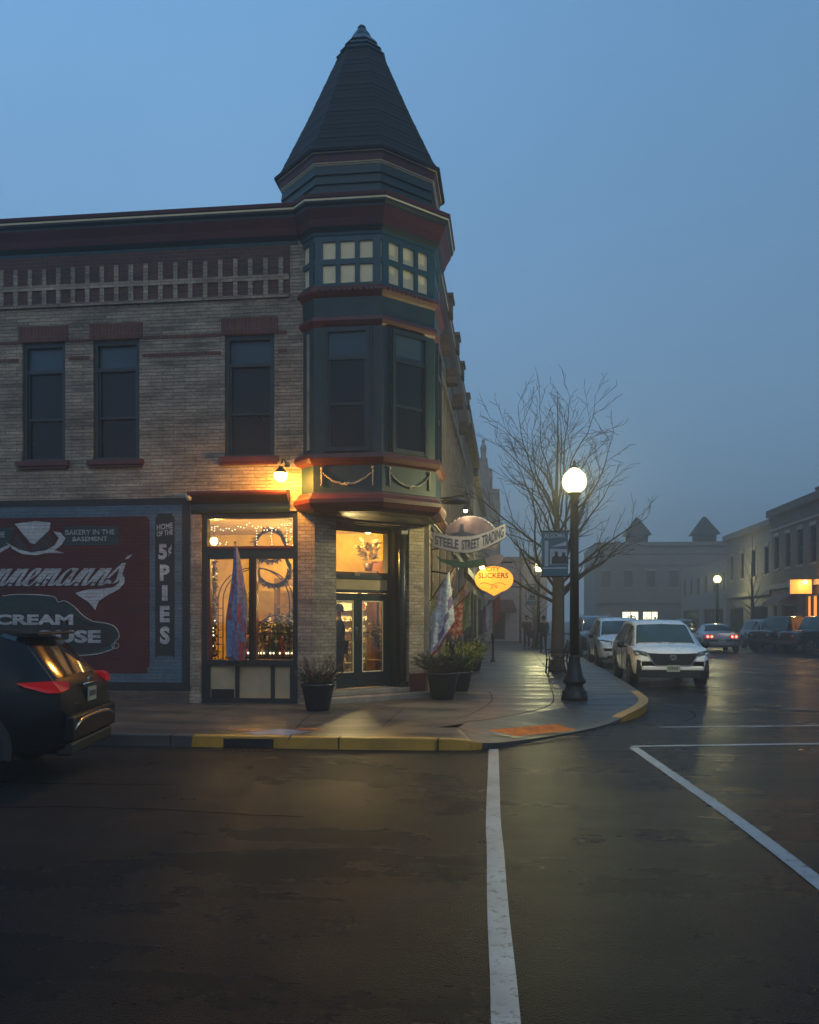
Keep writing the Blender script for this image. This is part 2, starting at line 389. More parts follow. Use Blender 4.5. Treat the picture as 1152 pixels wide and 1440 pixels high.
# tooled joints in the pavement
jt = MB()
def strip(mb, pts, w, z, m=0):
    for i in range(len(pts)-1):
        n0 = norm2(i, pts); n1 = norm2(i+1, pts); a, b = pts[i], pts[i+1]
        mb.quad((a[0]-n0[0]*w/2, a[1]-n0[1]*w/2, z), (b[0]-n1[0]*w/2, b[1]-n1[1]*w/2, z), (b[0]+n1[0]*w/2, b[1]+n1[1]*w/2, z), (a[0]+n0[0]*w/2, a[1]+n0[1]*w/2, z), m=m)
for px in ([(640, 1012), (672, 1000), (692, 985), (688, 972)], [(560, 1022), (640, 1017), (720, 1006), (772, 992), (778, 978), (772, 958), (768, 940)], [(405, 1040), (428, 1012), (447, 1000)]):
    strip(jt, catmull([on_ground(*p, ZW) for p in px], 6), .022, ZW+.004)
strip(jt, [(-20, 12.75), (-1.2, 12.75)], .015, ZW+.004)
for x in (-12, -10.2, -8.4, -6.6, -4.8, -1.8): strip(jt, [(x, 12.1), (x, 15.1)], .015, ZW+.004)
for y in (17.4, 19.2, 21, 22.8, 24.6, 26.4, 28.2, 30, 33, 36, 39): strip(jt, [(-1.6, y), (1.7, y)], .015, ZW+.004)
strip(jt, [(1.18, 26), (1.2, 80)], .02, ZW+.004)
tag(jt.build('pavement_joint', M['soil']), kind='structure')
# seams of older asphalt
seam = MB()
sr_ = random.Random(4)
strip(seam, [(-9+.22*k, 7.2+.10*math.sin(k*.31)+sr_.uniform(-.025, .025)) for k in range(34)], .035, .003)
strip(seam, catmull([(-7, 8.55), (-5, 8.3), (-3.4, 8.4)], 4), .03, .003)
strip(seam, catmull([(2.9, 17.6), (3.3, 16.3), (3.2, 15.2), (2.9, 14.6)], 5), .03, .003)
M['seam'] = mat('wet_tar_seam', (.003, .003, .003), .6, var=.3, bump=.9, bscale=60, world=True, spec=.1)
tag(seam.build('asphalt_seam', M['seam']), kind='structure')
# white crossing lines
def line_quad(pts, w, name):
    mb = MB(); pts = catmull(pts, 6)
    strip(mb, pts, w, .004); return tag(mb.build(name, M['white_line']), kind='structure')
line_quad([(-.19, 11.15), (-.16, 9.3), (-.125, 7.2), (-.095, 6.3), (-.06, 5), (-.01, 3.6), (.03, 1.5), (.04, -2)], .125, 'crossing_line')
line_quad([(1.64, 11.5), (1.80, 9.2), (1.91, 7.6), (1.965, 6.4), (2.0, 5.2), (2.05, 3.4), (2.15, 0)], .125, 'crossing_line')
line_quad([(1.62, 11.6), (4.22, 12.15), (8, 12.9), (13, 13.9)], .11, 'crossing_line')
line_quad([(2.35, 13.7), (4.9, 14.2), (9, 15), (13, 15.8)], .11, 'crossing_line')
# orange tactile plate with domes
tp = [on_ground(685, 1029.5, .11), on_ground(781, 1020.5, .11), on_ground(812, 1027.5, .04), on_ground(727, 1037.5, .04)]
zt = (.128, .12, .04, .05)
tm = MB(); V = [(p[0], p[1], z+.012) for p, z in zip(tp, zt)]
tm.quad(*V)
tag(tm.build('tactile_paving', M['tactile']), kind='structure')
# utility survey paint on the pavement
M['bluepaint'] = worn_paint('blue_survey_paint', (.12, .25, .46), .47)
M['orangepaint'] = worn_paint('orange_survey_paint', (.55, .13, .03), .5)
def blot(px, py, rx, ry, mt, name, seed):
    r2 = random.Random(seed); c = on_ground(px, py, ZW); mb = MB()
    pts = []
    for k in range(26):
        w = 2*math.pi*k/26; q = r2.uniform(.72, 1.1); pts.append((c[0]+rx*q*math.cos(w), c[1]+ry*q*math.sin(w), ZW+.004+.0006*seed))
    mb.add(pts, [tuple(range(26))]); return tag(mb.build(name, mt), kind='structure')
blot(388, 1030, .45, .34, M['bluepaint'], 'blue_paint_mark', 1)
blot(350, 1027, .26, .13, M['orangepaint'], 'orange_paint_mark', 2)
blot(437, 1026, .24, .15, M['orangepaint'], 'orange_paint_mark', 3)
kj = MB()
for x in (-8.9, -6.6, -4.46, -2.19, -.9): kj.box(x-.008, x+.008, 10.897, 11.075, 0, ZW+.0035)
tag(kj.build('kerb_joint', M['soil']), kind='structure')
# storm drain mouth in the yellow kerb
dr = MB(); dr.box(-3.72, -3.06, 10.86, 10.905, .015, .125, 0)
g = empty('storm_drain', (-3.4, 10.8, 0), label='black storm drain mouth in the yellow kerb below the shop window', cat='storm drain')
dr.build('mouth_shade', M['black'], g)  # solid black block stands for the shade inside the mouth
d2 = MB(); d2.box(-3.78, -3.0, 10.62, 10.86, -.02, .006, 0)
for k in range(9): d2.box(-3.74+k*.083, -3.70+k*.083, 10.64, 10.84, .006, .014, 0)
d2.build('grate', M['iron'], g)
mh = MB(); mh.lathe([(.33, 0), (.33, .006), (.29, .006), (.29, .010), (.001, .011)], (5.4, 16.6, 0), 24)
tag(mh.build('manhole_cover', M['iron']), 'round iron manhole cover in the road beyond the crossing', 'manhole cover')
# small light steel plate on the pavement beyond the lamp (wet, shining)
cv = MB(); c = on_ground(735, 938, ZW); cv.box(c[0]-.22, c[0]+.5, c[1]-.25, c[1]+.25, ZW, ZW+.008)
tag(cv.build('access_cover', M['steel']), 'wet shining steel cover set in the pavement near the bare tree', 'access cover')
# right pavement and far pavement
rp = MB(); rp.box(14.2, 60, 28, 140, -.1, ZW); tag(rp.build('pavement', M['walk2']), kind='structure')
fp = MB(); fp.box(2.5, 14.0, 92, 140, -.1, ZW); tag(fp.build('pavement', M['walk2']), kind='structure')
# ================================================================== CORNER BUILDING
FF = Frame(0, 15.16, 1, 0)              # front facade, u = x
FD = Frame(-3.48, 15.16, 1, 1)          # chamfered corner with the door
FS = Frame(-1.68, 16.96, 0, 1)          # street facade, u = y-16.96
DW = 1.8*math.sqrt(2)                   # width of the chamfer
BL = 15.0                               # length of the street facade
B = empty('corner_building', (-3.4, 15.2, ZW), label='old two storey tan brick corner building with a pointed dark turret over its door', cat='building')

wins = []                                # upper windows of the front: measured on the facade
for (xa, ya, xb, yb) in ((31, 480, 94, 650), (131, 478, 196, 649), (316, 470, 386, 643)):
    a = on_front(xa, ya); b = on_front(xb, yb); wins.append((a[0], b[0], b[1], a[1]))
wins = [(-9.12, -8.26, 4.66, 6.90)] + [(w[0], w[1], 4.66, 6.90) for w in wins[1:]]
SHOP = (-5.62, -3.80, .15, 3.66)
wall = MB()
holed_wall(wall, FF, -15, -3.48, ZW, 8.98, wins+[SHOP], -.35, 0, 0)
# red brick frieze background is set back slightly inside the wall: a proud tan grid is laid over red brick
wall.build('wall', [M['tan_brick']], B)
fr = MB()
fr.fbox(FF, -15, -3.95, .002, .02, 7.57, 8.66, 0)
fr.build('red_brick_frieze', M['red_brick'], B)
gr_ = MB(); k = 0; x = -4.06
while x > -15:
    w = .085+rnd.uniform(-.006, .006)
    gr_.fbox(FF, x-w, x, .0225, .05, 7.60, 8.27+rnd.uniform(-.01, .01), 0)
    x -= .2845
gr_.fbox(FF, -15, -3.95, .0225, .047, 7.86, 7.955, 0)
gr_.fbox(FF, -15, -3.95, .0225, .044, 7.545, 7.60, 0)
gr_.build('checkered_corbel_band', M['pier_brick'], B)
bands = MB()
for z0 in (6.88, 6.55):
    segs = []; x = -15
    for w in wins: segs.append((x, w[0]-.07)); x = w[1]+.07
    segs.append((x, -4.0))
    for a, b in segs: bands = MB(); bands.fbox(FF, a, b, .001, .012, z0, z0+.06, 0); bands.build('red_brick_stripe', M['soldier'], B)

def sash_window(F, u0, u1, z0, z1, parent, lintel=True, nn=0.0, name='window', trans=.42):
    fb = MB(); W = .075; d0, d1 = nn-.16, nn-.045
    fb.fbox(F, u0, u0+W, d0, d1, z0, z1); fb.fbox(F, u1-W, u1, d0, d1, z0, z1)
    fb.fbox(F, u0+W, u1-W, d0, d1, z1-W*1.2, z1); fb.fbox(F, u0+W, u1-W, d0, d1, z0, z0+W*.8)
    zt = z1-W*1.2-trans                     # transom bar
    fb.fbox(F, u0+W, u1-W, d0, d1-.01, zt-.07, zt)
    zm = z0+(zt-z0)*.46
    fb.fbox(F, u0+W, u1-W, d0+.02, d1-.03, zm-.022, zm+.022)
    for zz0, zz1, dd in ((z0+W*.8, zm-.022, .05), (zm+.022, zt-.07, .035)):    # sash stiles
        fb.fbox(F, u0+W, u0+W+.035, d0, d1-dd, zz0, zz1); fb.fbox(F, u1-W-.035, u1-W, d0, d1-dd, zz0, zz1)
    w = fb.build(name, M['green_d'], parent)
    for nm, a, b, mt, dd in (('pane', z0+W*.8, zm, M['dark_pane'], .02), ('pane', zm, zt-.07, M['pane_mid'], .035), ('transom_pane', zt, z1-W*1.2, M['pane_lt'], .035)):
        p = MB(); p.fbox(F, u0+W+.001, u1-W-.001, d0-.02, d0+dd, a+.001, b-.001); p.build(nm, mt, w)
    if lintel:
        l = MB(); l.fbox(F, u0-.06, u1+.06, .001, .03, z1, z1+.30); l.build('lintel', M['soldier'], w)
        s = MB(); s.fbox(F, u0-.09, u1+.09, -.10, .09, z0-.10, z0); s.fbox(F, u0-.06, u1+.06, 0, .05, z0-.15, z0-.101); s.build('sill', M['redtrim'], w, bevel=.008)
    return w
for w in wins: sash_window(FF, w[0], w[1], w[2], w[3], B)

# ---- cornice that runs along the front, round the turret and down the street side
TC = (-2.83, 16.37); TA = 1.47
def octr(a): return a/math.cos(math.pi/8)
CP = [(.03, 8.50, 'teal'), (.05, 8.56, 'green_d'), (.10, 8.62, 'green_d'), (.13, 8.66, 'maroon'), (.19, 8.80, 'maroon'), (.27, 8.93, 'maroon'), (.30, 8.98, 'green_d'),
      (.31, 9.02, 'green_d'), (.36, 9.07, 'green_d'), (.37, 9.11, 'cream'), (.38, 9.145, 'green_d'), (.40, 9.17, 'maroon'), (.42, 9.24, 'maroon'), (.0, 9.26, None)]
CP = [(round(o*.72, 4), round(8.50+(z-8.50)*.84, 4), c) for o, z, c in CP]
cm = ['teal', 'green_d', 'maroon', 'cream']
co = MB()
for F, u0, u1 in ((FF, -15, -3.80), (FS, .15, BL)):
    for (o0, z0, c), (o1, z1, _) in zip(CP, CP[1:]):
        co.quad(F(u0, o0, z0), F(u1, o0, z0), F(u1, o1, z1), F(u0, o1, z1), m=cm.index(c))
    co.add([F(u0, o, z) for o, z, _ in CP]+[F(u0, -.1, 9.14), F(u0, -.1, 8.5)], [tuple(range(len(CP)+2))], 2)
    co.add([F(u1, o, z) for o, z, _ in CP]+[F(u1, -.1, 9.14), F(u1, -.1, 8.5)], [tuple(range(len(CP)+2))], 2)
co.build('cornice', [M[c] for c in cm], B)
rf = MB(); rf.box(-15, -3.3, 15.3, 32, 8.90, 8.97); rf.box(-3.3, -1.8, 17.0, 32, 8.90, 8.97); rf.build('flat_roof', M['black'], B)
bk = MB(); bk.box(-15, -14.7, 15.5, 31.96, ZW, 9.0); bk.box(-15, -2.03, 31.66, 31.96, ZW, 9.0); bk.build('rear_wall', M['far_brick'], B)

# ---- turret shaft (octagonal oriel) as stacked mouldings
rot = math.pi/8
prof = [(1.20, 3.56, 'green_d'), (1.44, 3.60, 'redtrim'), (1.55, 3.66, 'redtrim'), (1.60, 3.75, 'redtrim'), (1.60, 3.82, 'redtrim'), (1.54, 3.89, 'redtrim'), (1.53, 3.93, 'green'),
        (1.49, 3.95, 'green'), (1.49, 4.42, 'redtrim'), (1.56, 4.46, 'redtrim'), (1.60, 4.54, 'redtrim'), (1.57, 4.62, 'green_d'), (1.47, 4.64, 'green'),
        (1.47, 6.88, 'redtrim'), (1.50, 6.92, 'redtrim'), (1.53, 6.98, 'redtrim'), (1.51, 7.05, 'green_d'), (1.47, 7.07, 'green'), (1.48, 7.40, 'redtrim'), (1.51, 7.44, 'redtrim'),
        (1.55, 7.50, 'redtrim'), (1.55, 7.545, 'redtrim'), (1.51, 7.60, 'green_d'), (1.44, 7.605, 'cream'), (1.44, 8.45, 'teal')]
tm_ = ['green', 'green_d', 'redtrim', 'teal', 'cream', 'maroon']
T = MB()
T.lathe([(octr(a), z) for a, z, _ in prof], (TC[0], TC[1], 0), 8, rot=rot, ms=[tm_.index(c) for _, _, c in prof], smooth=False)
turret = T.build('turret', [M[c] for c in tm_], B, org=(TC[0], TC[1], 3.5))
# cornice of the turret
pc = [(TA+o, z, c) for o, z, c in CP[:-1]]
T = MB(); T.lathe([(octr(a), z) for a, z, _ in pc]+[(octr(1.3), 9.145)], (TC[0], TC[1], 0), 8, rot=rot, ms=[tm_.index(c) for _, _, c in pc]+[5], smooth=False)
T.build('turret_cornice', [M[c] for c in tm_], turret)
# drum with clapboards, red and cream band, eaves
pd = [(1.38, 9.12, 'green')]
for k in range(4): pd += [(1.385+.014*k+.020, 9.13+.16*k, 'green'), (1.385+.014*k, 9.13+.16*k+.152, 'green_d')]
pd += [(1.43, 9.77, 'cream'), (1.45, 9.79, 'maroon'), (1.45, 9.805, 'cream'), (1.46, 9.82, 'maroon'), (1.48, 9.93, 'maroon'), (1.50, 9.965, 'cream'), (1.51, 9.98, 'green_d')]
T = MB(); T.lathe([(octr(a), z) for a, z, _ in pd]+[(octr(1.55), 10.0)], (TC[0], TC[1], 0), 8, rot=rot, ms=[tm_.index(c) for _, _, c in pd]+[1], smooth=False)
T.build('drum', [M[c] for c in tm_], turret)
rp_ = [(1.56, 9.985), (1.57, 10.03)]; key = [(1.50, 10.08), (1.44, 10.17), (.98, 11.20), (.50, 12.36), (.43, 12.53)]
def key_r(z):
    for (a0, z0_), (a1, z1_) in zip(key, key[1:]):
        if z <= z1_: return a0+(a1-a0)*(z-z0_)/(z1_-z0_)
    return key[-1][0]
for k in range(23):                                   # shingle courses, each with a small butt
    za, zb_ = 10.08+k*.106, 10.08+(k+1)*.106; lip = .004+.003*((k*7) % 3)
    rp_ += [(key_r(za)+lip, za), (key_r(zb_)+.002, zb_-.002)]
T = MB(); T.lathe([(octr(a), z) for a, z in rp_], (TC[0], TC[1], 0), 8, rot=rot, smooth=False)
T.build('roof', M['shingle'], turret)
T = MB(); T.lathe([(octr(a), z) for a, z in ((.44, 12.49), (.47, 12.53), (.37, 12.64), (.40, 12.66), (.29, 12.78), (.315, 12.80), (.19, 12.95), (.155, 13.03), (.07, 13.16), (.08, 13.18), (.05, 13.22), (.005, 13.24))], (TC[0], TC[1], 0), 8, rot=rot, smooth=False)
T.build('finial', M['metalroof'], turret)
# faces of the octagon as frames: 0 front, 1 diagonal, 2 street, 3 left diagonal
def oct_frame(k, a):
    ang = -math.pi/2+k*math.pi/4
    nx, ny = math.cos(ang), math.sin(ang); ux, uy = -ny, nx
    return Frame(TC[0]+nx*a, TC[1]+ny*a, ux, uy)
SD = TA*math.tan(math.pi/8)              # half side = .609
# checker grid of the upper band: green bars over the cream band
g = MB()
for k in (-1, 0, 1, 2):
    F = oct_frame(k, 1.44); h = 1.44*math.tan(math.pi/8)
    nb = 3; zz = (7.605, 7.66, 7.99, 8.085, 8.40, 8.50)
    for a, b in ((zz[0], zz[1]), (zz[2], zz[3]), (zz[4], zz[5])): g.fbox(F, -h-.012, h+.012, .001, .035, a, b)
    bw = .085; pit = (2*h-.15)/3
    for j in range(4):
        u = -h+.075+j*pit
        w = .07 if j in (0, 3) else bw/2
        for a, b in ((zz[1], zz[2]), (zz[3], zz[4])): g.fbox(F, u-w, u+w, .0012, .034, a, b)
g.build('checker_grid', M['teal'], turret)
# oriel windows (real frames proud of the shaft with dark glass)
def oriel_window(k):
    F = oct_frame(k, TA); fb = MB(); a, b, z0, z1 = -.345, .345, 4.70, 6.84
    W = .06
    fb.fbox(F, a-W, a, .001, .06, z0-.04, z1+.02); fb.fbox(F, b, b+W, .001, .06, z0-.04, z1+.02)
    fb.fbox(F, a, b, .001, .06, z1-.06, z1+.02); fb.fbox(F, a, b, .001, .05, z0-.04, z0+.04)
    fb.fbox(F, a, b, .001, .045, 6.28, 6.36); fb.fbox(F, a, b, .001, .03, 5.48, 5.53)
    for s0, s1 in ((z0+.04, 5.48), (5.53, 6.28)): fb.fbox(F, a, a+.04, .001, .03, s0, s1); fb.fbox(F, b-.04, b, .001, .03, s0, s1)
    w = fb.build('turret_window', M['green_d'], B)
    for nm, z, zz, mt in (('pane', z0+.04, 5.48, 'dark_pane'), ('pane', 5.53, 6.28, 'pane_mid'), ('transom_pane', 6.36, z1-.06, 'pane_lt')):
        p = MB(); p.fbox(F, a, b, .002, .012, z, zz); p.build(nm, M[mt], w)
    l = MB(); l.fbox(F, a-.10, a-W-.001, .001, .03, z0-.04, z1); l.fbox(F, b+W+.001, b+.10, .001, .03, z0-.04, z1); l.build('casing', M['green'], w)
for k in (0, 1, 2): oriel_window(k)
# narrow cream strip and blue edge board on the left oblique face
st = MB(); F = oct_frame(-1, TA); st.fbox(F, .40, .47, .002, .02, 4.72, 6.80); st.build('cream_strip', M['stone'], turret)
st = MB(); F = oct_frame(0, TA)
# garlands below the sill
M['garland'] = mat('gilt_garland', (.42, .36, .22), .5, var=.3)
for k in (0, 1):
    ga = MB(); F = oct_frame(k, 1.49); h = .46
    for sgn in (-1, 1):
        ga.tube([F(sgn*h, .015, 4.36), F(sgn*h, .015, 4.05)], .012, 6)
        ga.sphere(F(sgn*h, .02, 4.37), .028, 8)
        for q in range(5): ga.sphere(F(sgn*h+rnd.uniform(-.012, .012), .018, 4.08+q*.055), .016, 6)
    for q in range(29):
        t = -1+2*q/28; z = 4.33-.25*(1-t*t)**.8
        ga.sphere(F(h*t, .018, z+rnd.uniform(-.008, .008)), .016+.008*(1-t*t), 6)
    for q in (-1, 0, 1): ga.sphere(F(q*.03, .022, 4.09-.02*(q == 0)), .028, 8)
    ga.build('garland', M['garland'], turret)
for k in (0, 1):
    F = oct_frame(k, 1.55)
    for q in range(11):
        u = -.5+q*.1; rs = MB(); rs.sphere(F(u, .003, 7.52), .018 if q % 2 else .026, 6); rs.build('rosette', M['redtrim'], turret)
# pent soffit under the oriel with wooden ceiling boards
sf = MB(); sf.lathe([(octr(1.38), 3.585), (octr(.4), 3.59)], (TC[0], TC[1], 0), 8, rot=rot, smooth=False, cap=False); sf.build('soffit', M['tanpaint'], turret)

# ---- red storefront cornice along the front and the street side
SC = [(.0, 3.62, 1), (.03, 3.64, 1), (.05, 3.70, 1), (.05, 3.80, 1), (.10, 3.83, 0), (.16, 3.88, 0), (.22, 3.93, 0), (.24, 3.97, 0), (.24, 4.01, 0), (.0, 4.05, 0)]
sc = MB()
for F, u0, u1 in ((FF, -5.80, -3.95), (FS, .45, BL-.2)):
    for (o0, z0, c), (o1, z1, _) in zip(SC, SC[1:]): sc.quad(F(u0, o0, z0), F(u1, o0, z0), F(u1, o1, z1), F(u0, o1, z1), m=c)
    for u in (u0, u1): sc.add([F(u, o, z) for o, z, _ in SC], [tuple(range(len(SC)))], 0)
sc.build('storefront_cornice', [M['redtrim'], M['green']], B)
bl = MB(); bl.sphere((-5.78, 15.0, 3.93), .07, 10, sz=1.2); bl.build('end_boss', M['cream'], B)

# ---- shop window: frame with open glass, three panels below
F = FF; u0, u1 = SHOP[0], SHOP[1]
sh = MB()
sh.fbox(F, u0, u0+.10, -.20, -.04, ZW, 3.66); sh.fbox(F, u1-.10, u1, -.20, -.04, ZW, 3.66)
zg0, zg1, zt0, zt1 = .94, 2.80, 3.00, 3.54
sh.fbox(F, u0+.10, u1-.10, -.20, -.02, zg0-.10, zg0); sh.fbox(F, u0+.10, u1-.10, -.20, -.05, zg1, zt0)
sh.fbox(F, u0+.10, u1-.10, -.20, -.04, zt1, 3.66); um = on_front(353, 850)[0]
sh.fbox(F, um-.055, um+.045, -.20, -.05, zg0, zg1)
sh.fbox(F, u0+.10, u1-.10, -.20, -.06, ZW, .24)
for u in (u0+.10, -4.97, -4.30, u1-.14): sh.fbox(F, u-.02, u+.05, -.20, -.055, .24, zg0-.10)
sw_ = sh.build('shop_window', M['green_d'], B)
p = MB(); p.fbox(F, u0+.08, u1-.08, -.19, -.09, .24, zg0-.10); p.build('panel', M['tanpaint'], sw_)
p = MB(); p.fbox(F, u0+.10, u0+.16, -.19, -.045, zg0, zg1); p.fbox(F, um+.047, um+.085, -.19, -.055, zg0, zg1); p.fbox(F, u0+.10, u1-.10, -.048, -.03, zt0-.015, zt0+.03); p.build('red_sash', M['redtrim'], sw_)
for a, b, c, d in ((u0+.10, um-.055, zg0, zg1), (um+.045, u1-.10, zg0, zg1), (u0+.10, u1-.10, zt0, zt1)):
    p = MB(); p.fbox(F, a, b, -.135, -.13, c, d); p.build('pane', M['glass'], sw_)
p = MB(); p.fbox(F, u0+.17, u0+.60, -.088, -.075, .24, .40)
for q in range(6): p.fbox(F, u0+.19, u0+.58, -.075, -.068, .255+q*.023, .265+q*.023)
p.build('vent', M['pot'], sw_)
# brick piers: facing of the pier right of the shop window and plinths
for a, b in ((-3.795, -3.482), (-5.80, -5.63)): pr = MB(); pr.fbox(FF, a, b, .001, .012, ZW, 3.62); pr.build('brick_pier', M['pier_brick'], B)
pl = MB(); pl.fbox(FF, -15, -5.85, .001, .035, ZW, .34); pl.build('plinth', M['far_brick'], B)

# ---- chamfered corner: piers, door
uL, uR = .46, 1.98                        # door frame between
cw = MB()
holed_wall(cw, FD, 0, DW, ZW, 3.70, [(uL, 2.18, ZW, 3.52)], -.35, 0)
cw.build('corner_pier', M['pier_brick'], B)
cp = MB(); cp.fbox(FD, 2.18, DW+.02, .001, .035, ZW, .62); cp.fbox(FS, -.03, .50, .001, .035, ZW, .62); cp.build('plinth', M['redtrim'], B)
cl = MB(); cl.tube([FD(2.10, -.12, .36), FD(2.10, -.12, 3.50)], .075, 14); cl.fbox(FD, 2.0, 2.2, -.22, -.02, .34, .46); cl.fbox(FD, 2.0, 2.2, -.22, -.02, 3.36, 3.51); cl.build('column', M['green_d'], B)
DF = lambda u, n, z: FD(u, n-.42, z)      # recessed door plane
rv = MB(); rv.fbox(FD, uL-.02, uL+.01, -.50, -.351, .35, 3.52); rv.fbox(FD, uL-.02, 2.2, -.50, -.10, 3.50, 3.60); rv.fbox(FD, uR+.0, 2.2, -.6, -.22, .35, 3.50); rv.build('reveal', M['green_d'], B)
df = MB(); z0 = .36
df.fbox(DF, uL, uL+.055, -.06, .05, z0, 3.50); df.fbox(DF, uR-.05, uR, -.06, .05, z0, 3.50)
df.fbox(DF, uL+.055, uR-.05, -.06, .05, 3.42, 3.50); df.fbox(DF, uL+.055, uR-.05, -.06, .055, 2.47, 2.55)
df.fbox(DF, uL+.055, uR-.05, -.06, .055, 2.20, 2.26); 
door = df.build('entrance_door', M['green_d'], B)
p = MB(); p.fbox(DF, uL+.055, uR-.05, -.04, .03, 2.26, 2.47); p.build('head_panel', M['tanpaint'], door)
p = MB(); p.fbox(DF, uL+.055, uR-.05, .0, .02, 2.55, 2.60); p.fbox(DF, uL+.055, uR-.05, .0, .02, 3.38, 3.42); p.build('red_bead', M['redtrim'], door)
p = MB(); p.fbox(DF, uL+.055, uR-.05, -.005, .0, 2.60, 3.38); p.build('transom_pane', M['glass'], door)
mid = (uL+uR)/2
lf = MB()
for a, b in ((uL+.057, mid-.002), (mid+.002, uR-.052)):
    lf.fbox(DF, a, a+.10, -.03, .02, z0+.01, 2.19); lf.fbox(DF, b-.10, b, -.03, .02, z0+.01, 2.19)
    lf.fbox(DF, a+.10, b-.10, -.03, .02, 2.05, 2.19); lf.fbox(DF, a+.10, b-.10, -.03, .02, z0+.01, z0+.30)
lf.build('leaf', M['green_d'], door)
be = MB()
for a, b in ((uL+.157, mid-.102), (mid+.102, uR-.152)):
    for q in ((a, a+.02, z0+.30, 2.05), (b-.02, b, z0+.30, 2.05), (a+.02, b-.02, 2.03, 2.05), (a+.02, b-.02, z0+.30, z0+.32)): be.fbox(DF, q[0], q[1], .021, .028, q[2], q[3])
    p = MB(); p.fbox(DF, a, b, -.006, -.001, z0+.30, 2.05); p.build('pane', M['glass'], door)
be.build('glazing_bead', M['cream'], door)
hd = MB(); hd.tube([DF(mid-.05, .03, 1.30), DF(mid-.05, .07, 1.32), DF(mid-.05, .07, 1.52), DF(mid-.05, .03, 1.54)], .010, 8); hd.build('handle', M['steel'], door)
# small tag over the door
p = MB(); p.fbox(DF, mid-.10, mid+.02, .055, .075, 2.53, 2.585); p.build('door_sign', M['stone'], door)
# step
sp_ = MB(); sp_.fbox(FD, -.18+.2, DW+.02, -.45, .28, ZW-.01, .26); sp_.fbox(FD, .30, 2.22, -.52, .02, .26, .355)
sp_.build('step', M['stone'], B, bevel=.015)

# ---- street side: piers, shop windows, cornice bumps, upper pilasters
side_holes = [(.55, 2.15, .75, 3.45), (2.75, 4.3, .75, 3.45), (5.0, 6.4, .2, 3.45), (7.2, 9.6, .75, 3.45), (10.4, 12.6, .75, 3.45)]
up_holes = [(1.9+k*1.15, 2.65+k*1.15, 4.7, 6.9) for k in range(11)]
sd = MB(); holed_wall(sd, FS, 0, BL, ZW, 8.98, side_holes+up_holes, -.35, 0); sd.build('wall', M['tan_brick'], B)
M['lit_amber'] = emit('amber_glow_panel', (1.0, .22, .05), 1.1, (.5, .2, .1))
M['lit_warm'] = emit('lit_warm_shop', (1.0, .62, .25), .9, (.5, .4, .3))
for i, h in enumerate(up_holes): sash_window(FS, *h, B, lintel=False)
for k in range(12):
    u = 1.7+k*1.15; pi_ = MB(); pi_.fbox(FS, u-.09, u+.09, .001, .09, 4.171, 7.349); pi_.build('pilaster', M['stone'], B)
pi_ = MB(); pi_.fbox(FS, 1.4, BL, .001, .14, 7.35, 7.5); pi_.build('string_course', M['stone'], B)
pi_ = MB(); pi_.fbox(FS, 1.4, BL, .001, .12, 4.06, 4.17); pi_.build('string_course', M['stone'], B)
for u in (3.6, 6.4, 9.0, 12.6):
    bp_ = MB(); bp_.fbox(FS, u-.28, u+.28, -.25, .34, 8.99, 9.36); bp_.fbox(FS, u-.34, u+.34, -.3, .38, 9.361, 9.44); bp_.build('parapet_block', M['far_brick'], B)
    bp_ = MB(); bp_.fbox(FS, u-.2, u+.2, .001, .30, 8.1, 8.49); bp_.build('corbel', M['far_brick'], B)
for i, h in enumerate(side_holes):
    f = MB(); a, b, c, d = h
    f.fbox(FS, a, a+.07, -.2, -.02, c, d); f.fbox(FS, b-.07, b, -.2, -.02, c, d); f.fbox(FS, a+.07, b-.07, -.2, -.02, d-.08, d); f.fbox(FS, a+.07, b-.07, -.2, -.02, c, c+.06)
    f.fbox(FS, a+.07, b-.07, -.2, -.04, 2.68, 2.80)
    w = f.build('shop_window', M['green_d'] if i % 2 else M['redtrim'], B)
    p = MB(); p.fbox(FS, a+.07, b-.07, -.12, -.115, c+.06, 2.68); p.build('pane', M['glass'], w)
    p = MB(); p.fbox(FS, a+.07, b-.07, -.12, -.115, 2.80, d-.08); p.build('transom_pane', M['glass'], w)
    if i >= 1:
        p = MB(); p.fbox(FS, a+.02, b-.02, -.34, -.30, c+.01, d-.01); p.build('glow_panel', M['lit_amber'] if i == 1 else M['lit_warm'], w)  # emissive panel stands in for the lit shop behind the glass
for u in (.26, 2.45, 4.65, 6.8, 10.0, 13.2): sp2 = MB(); sp2.fbox(FS, u-.16, u+.16, .001, .10, ZW+(.48 if u < 1 else 0), 3.62); sp2.build('shopfront_pilaster', M['stone'], B)
stp = MB(); stp.fbox(FS, 0.45, BL-.2, .14, .16, 3.645, 3.69); stp.build('cream_edge', M['cream'], B)  # cream stripe below the storefront cornice

# ================================================================== MURAL painted on the front wall
def pbrick(n_, c): return brick(n_, c, tuple(x*.82 for x in c), tuple(x*.62 for x in c), w=.30, h=.064, mo=.005, stain=.35, bump=.8)
M['mur_red'] = pbrick('mural_red', (.085, .012, .013))
M['mur_blue'] = pbrick('mural_blue', (.10, .16, .215))
M['mur_black'] = mat('mural_black', (.012, .015, .017), .7, var=.3, world=True)
M['mur_white'] = pbrick('mural_white', (.54, .55, .56))
M['mur_teal'] = pbrick('mural_teal', (.022, .058, .06))
M['mur_brown'] = mat('mural_brown', (.045, .03, .03), .75, var=.6, scale=25, world=True)
def W(px, py): return on_front(px, py)
mur = MB(); n = .012
mur.fbox(FF, -12.5, -5.83, .001, n, .36, 3.93); mural = mur.build('mural', M['mur_black'], B)
mu = MB(); mu.prism([(-12.5, .52), (-5.98, .52), (-5.98, 3.80), (-12.5, 3.80)], FF, n, n+.003); mu.build('blue_border', M['mur_blue'], mural)
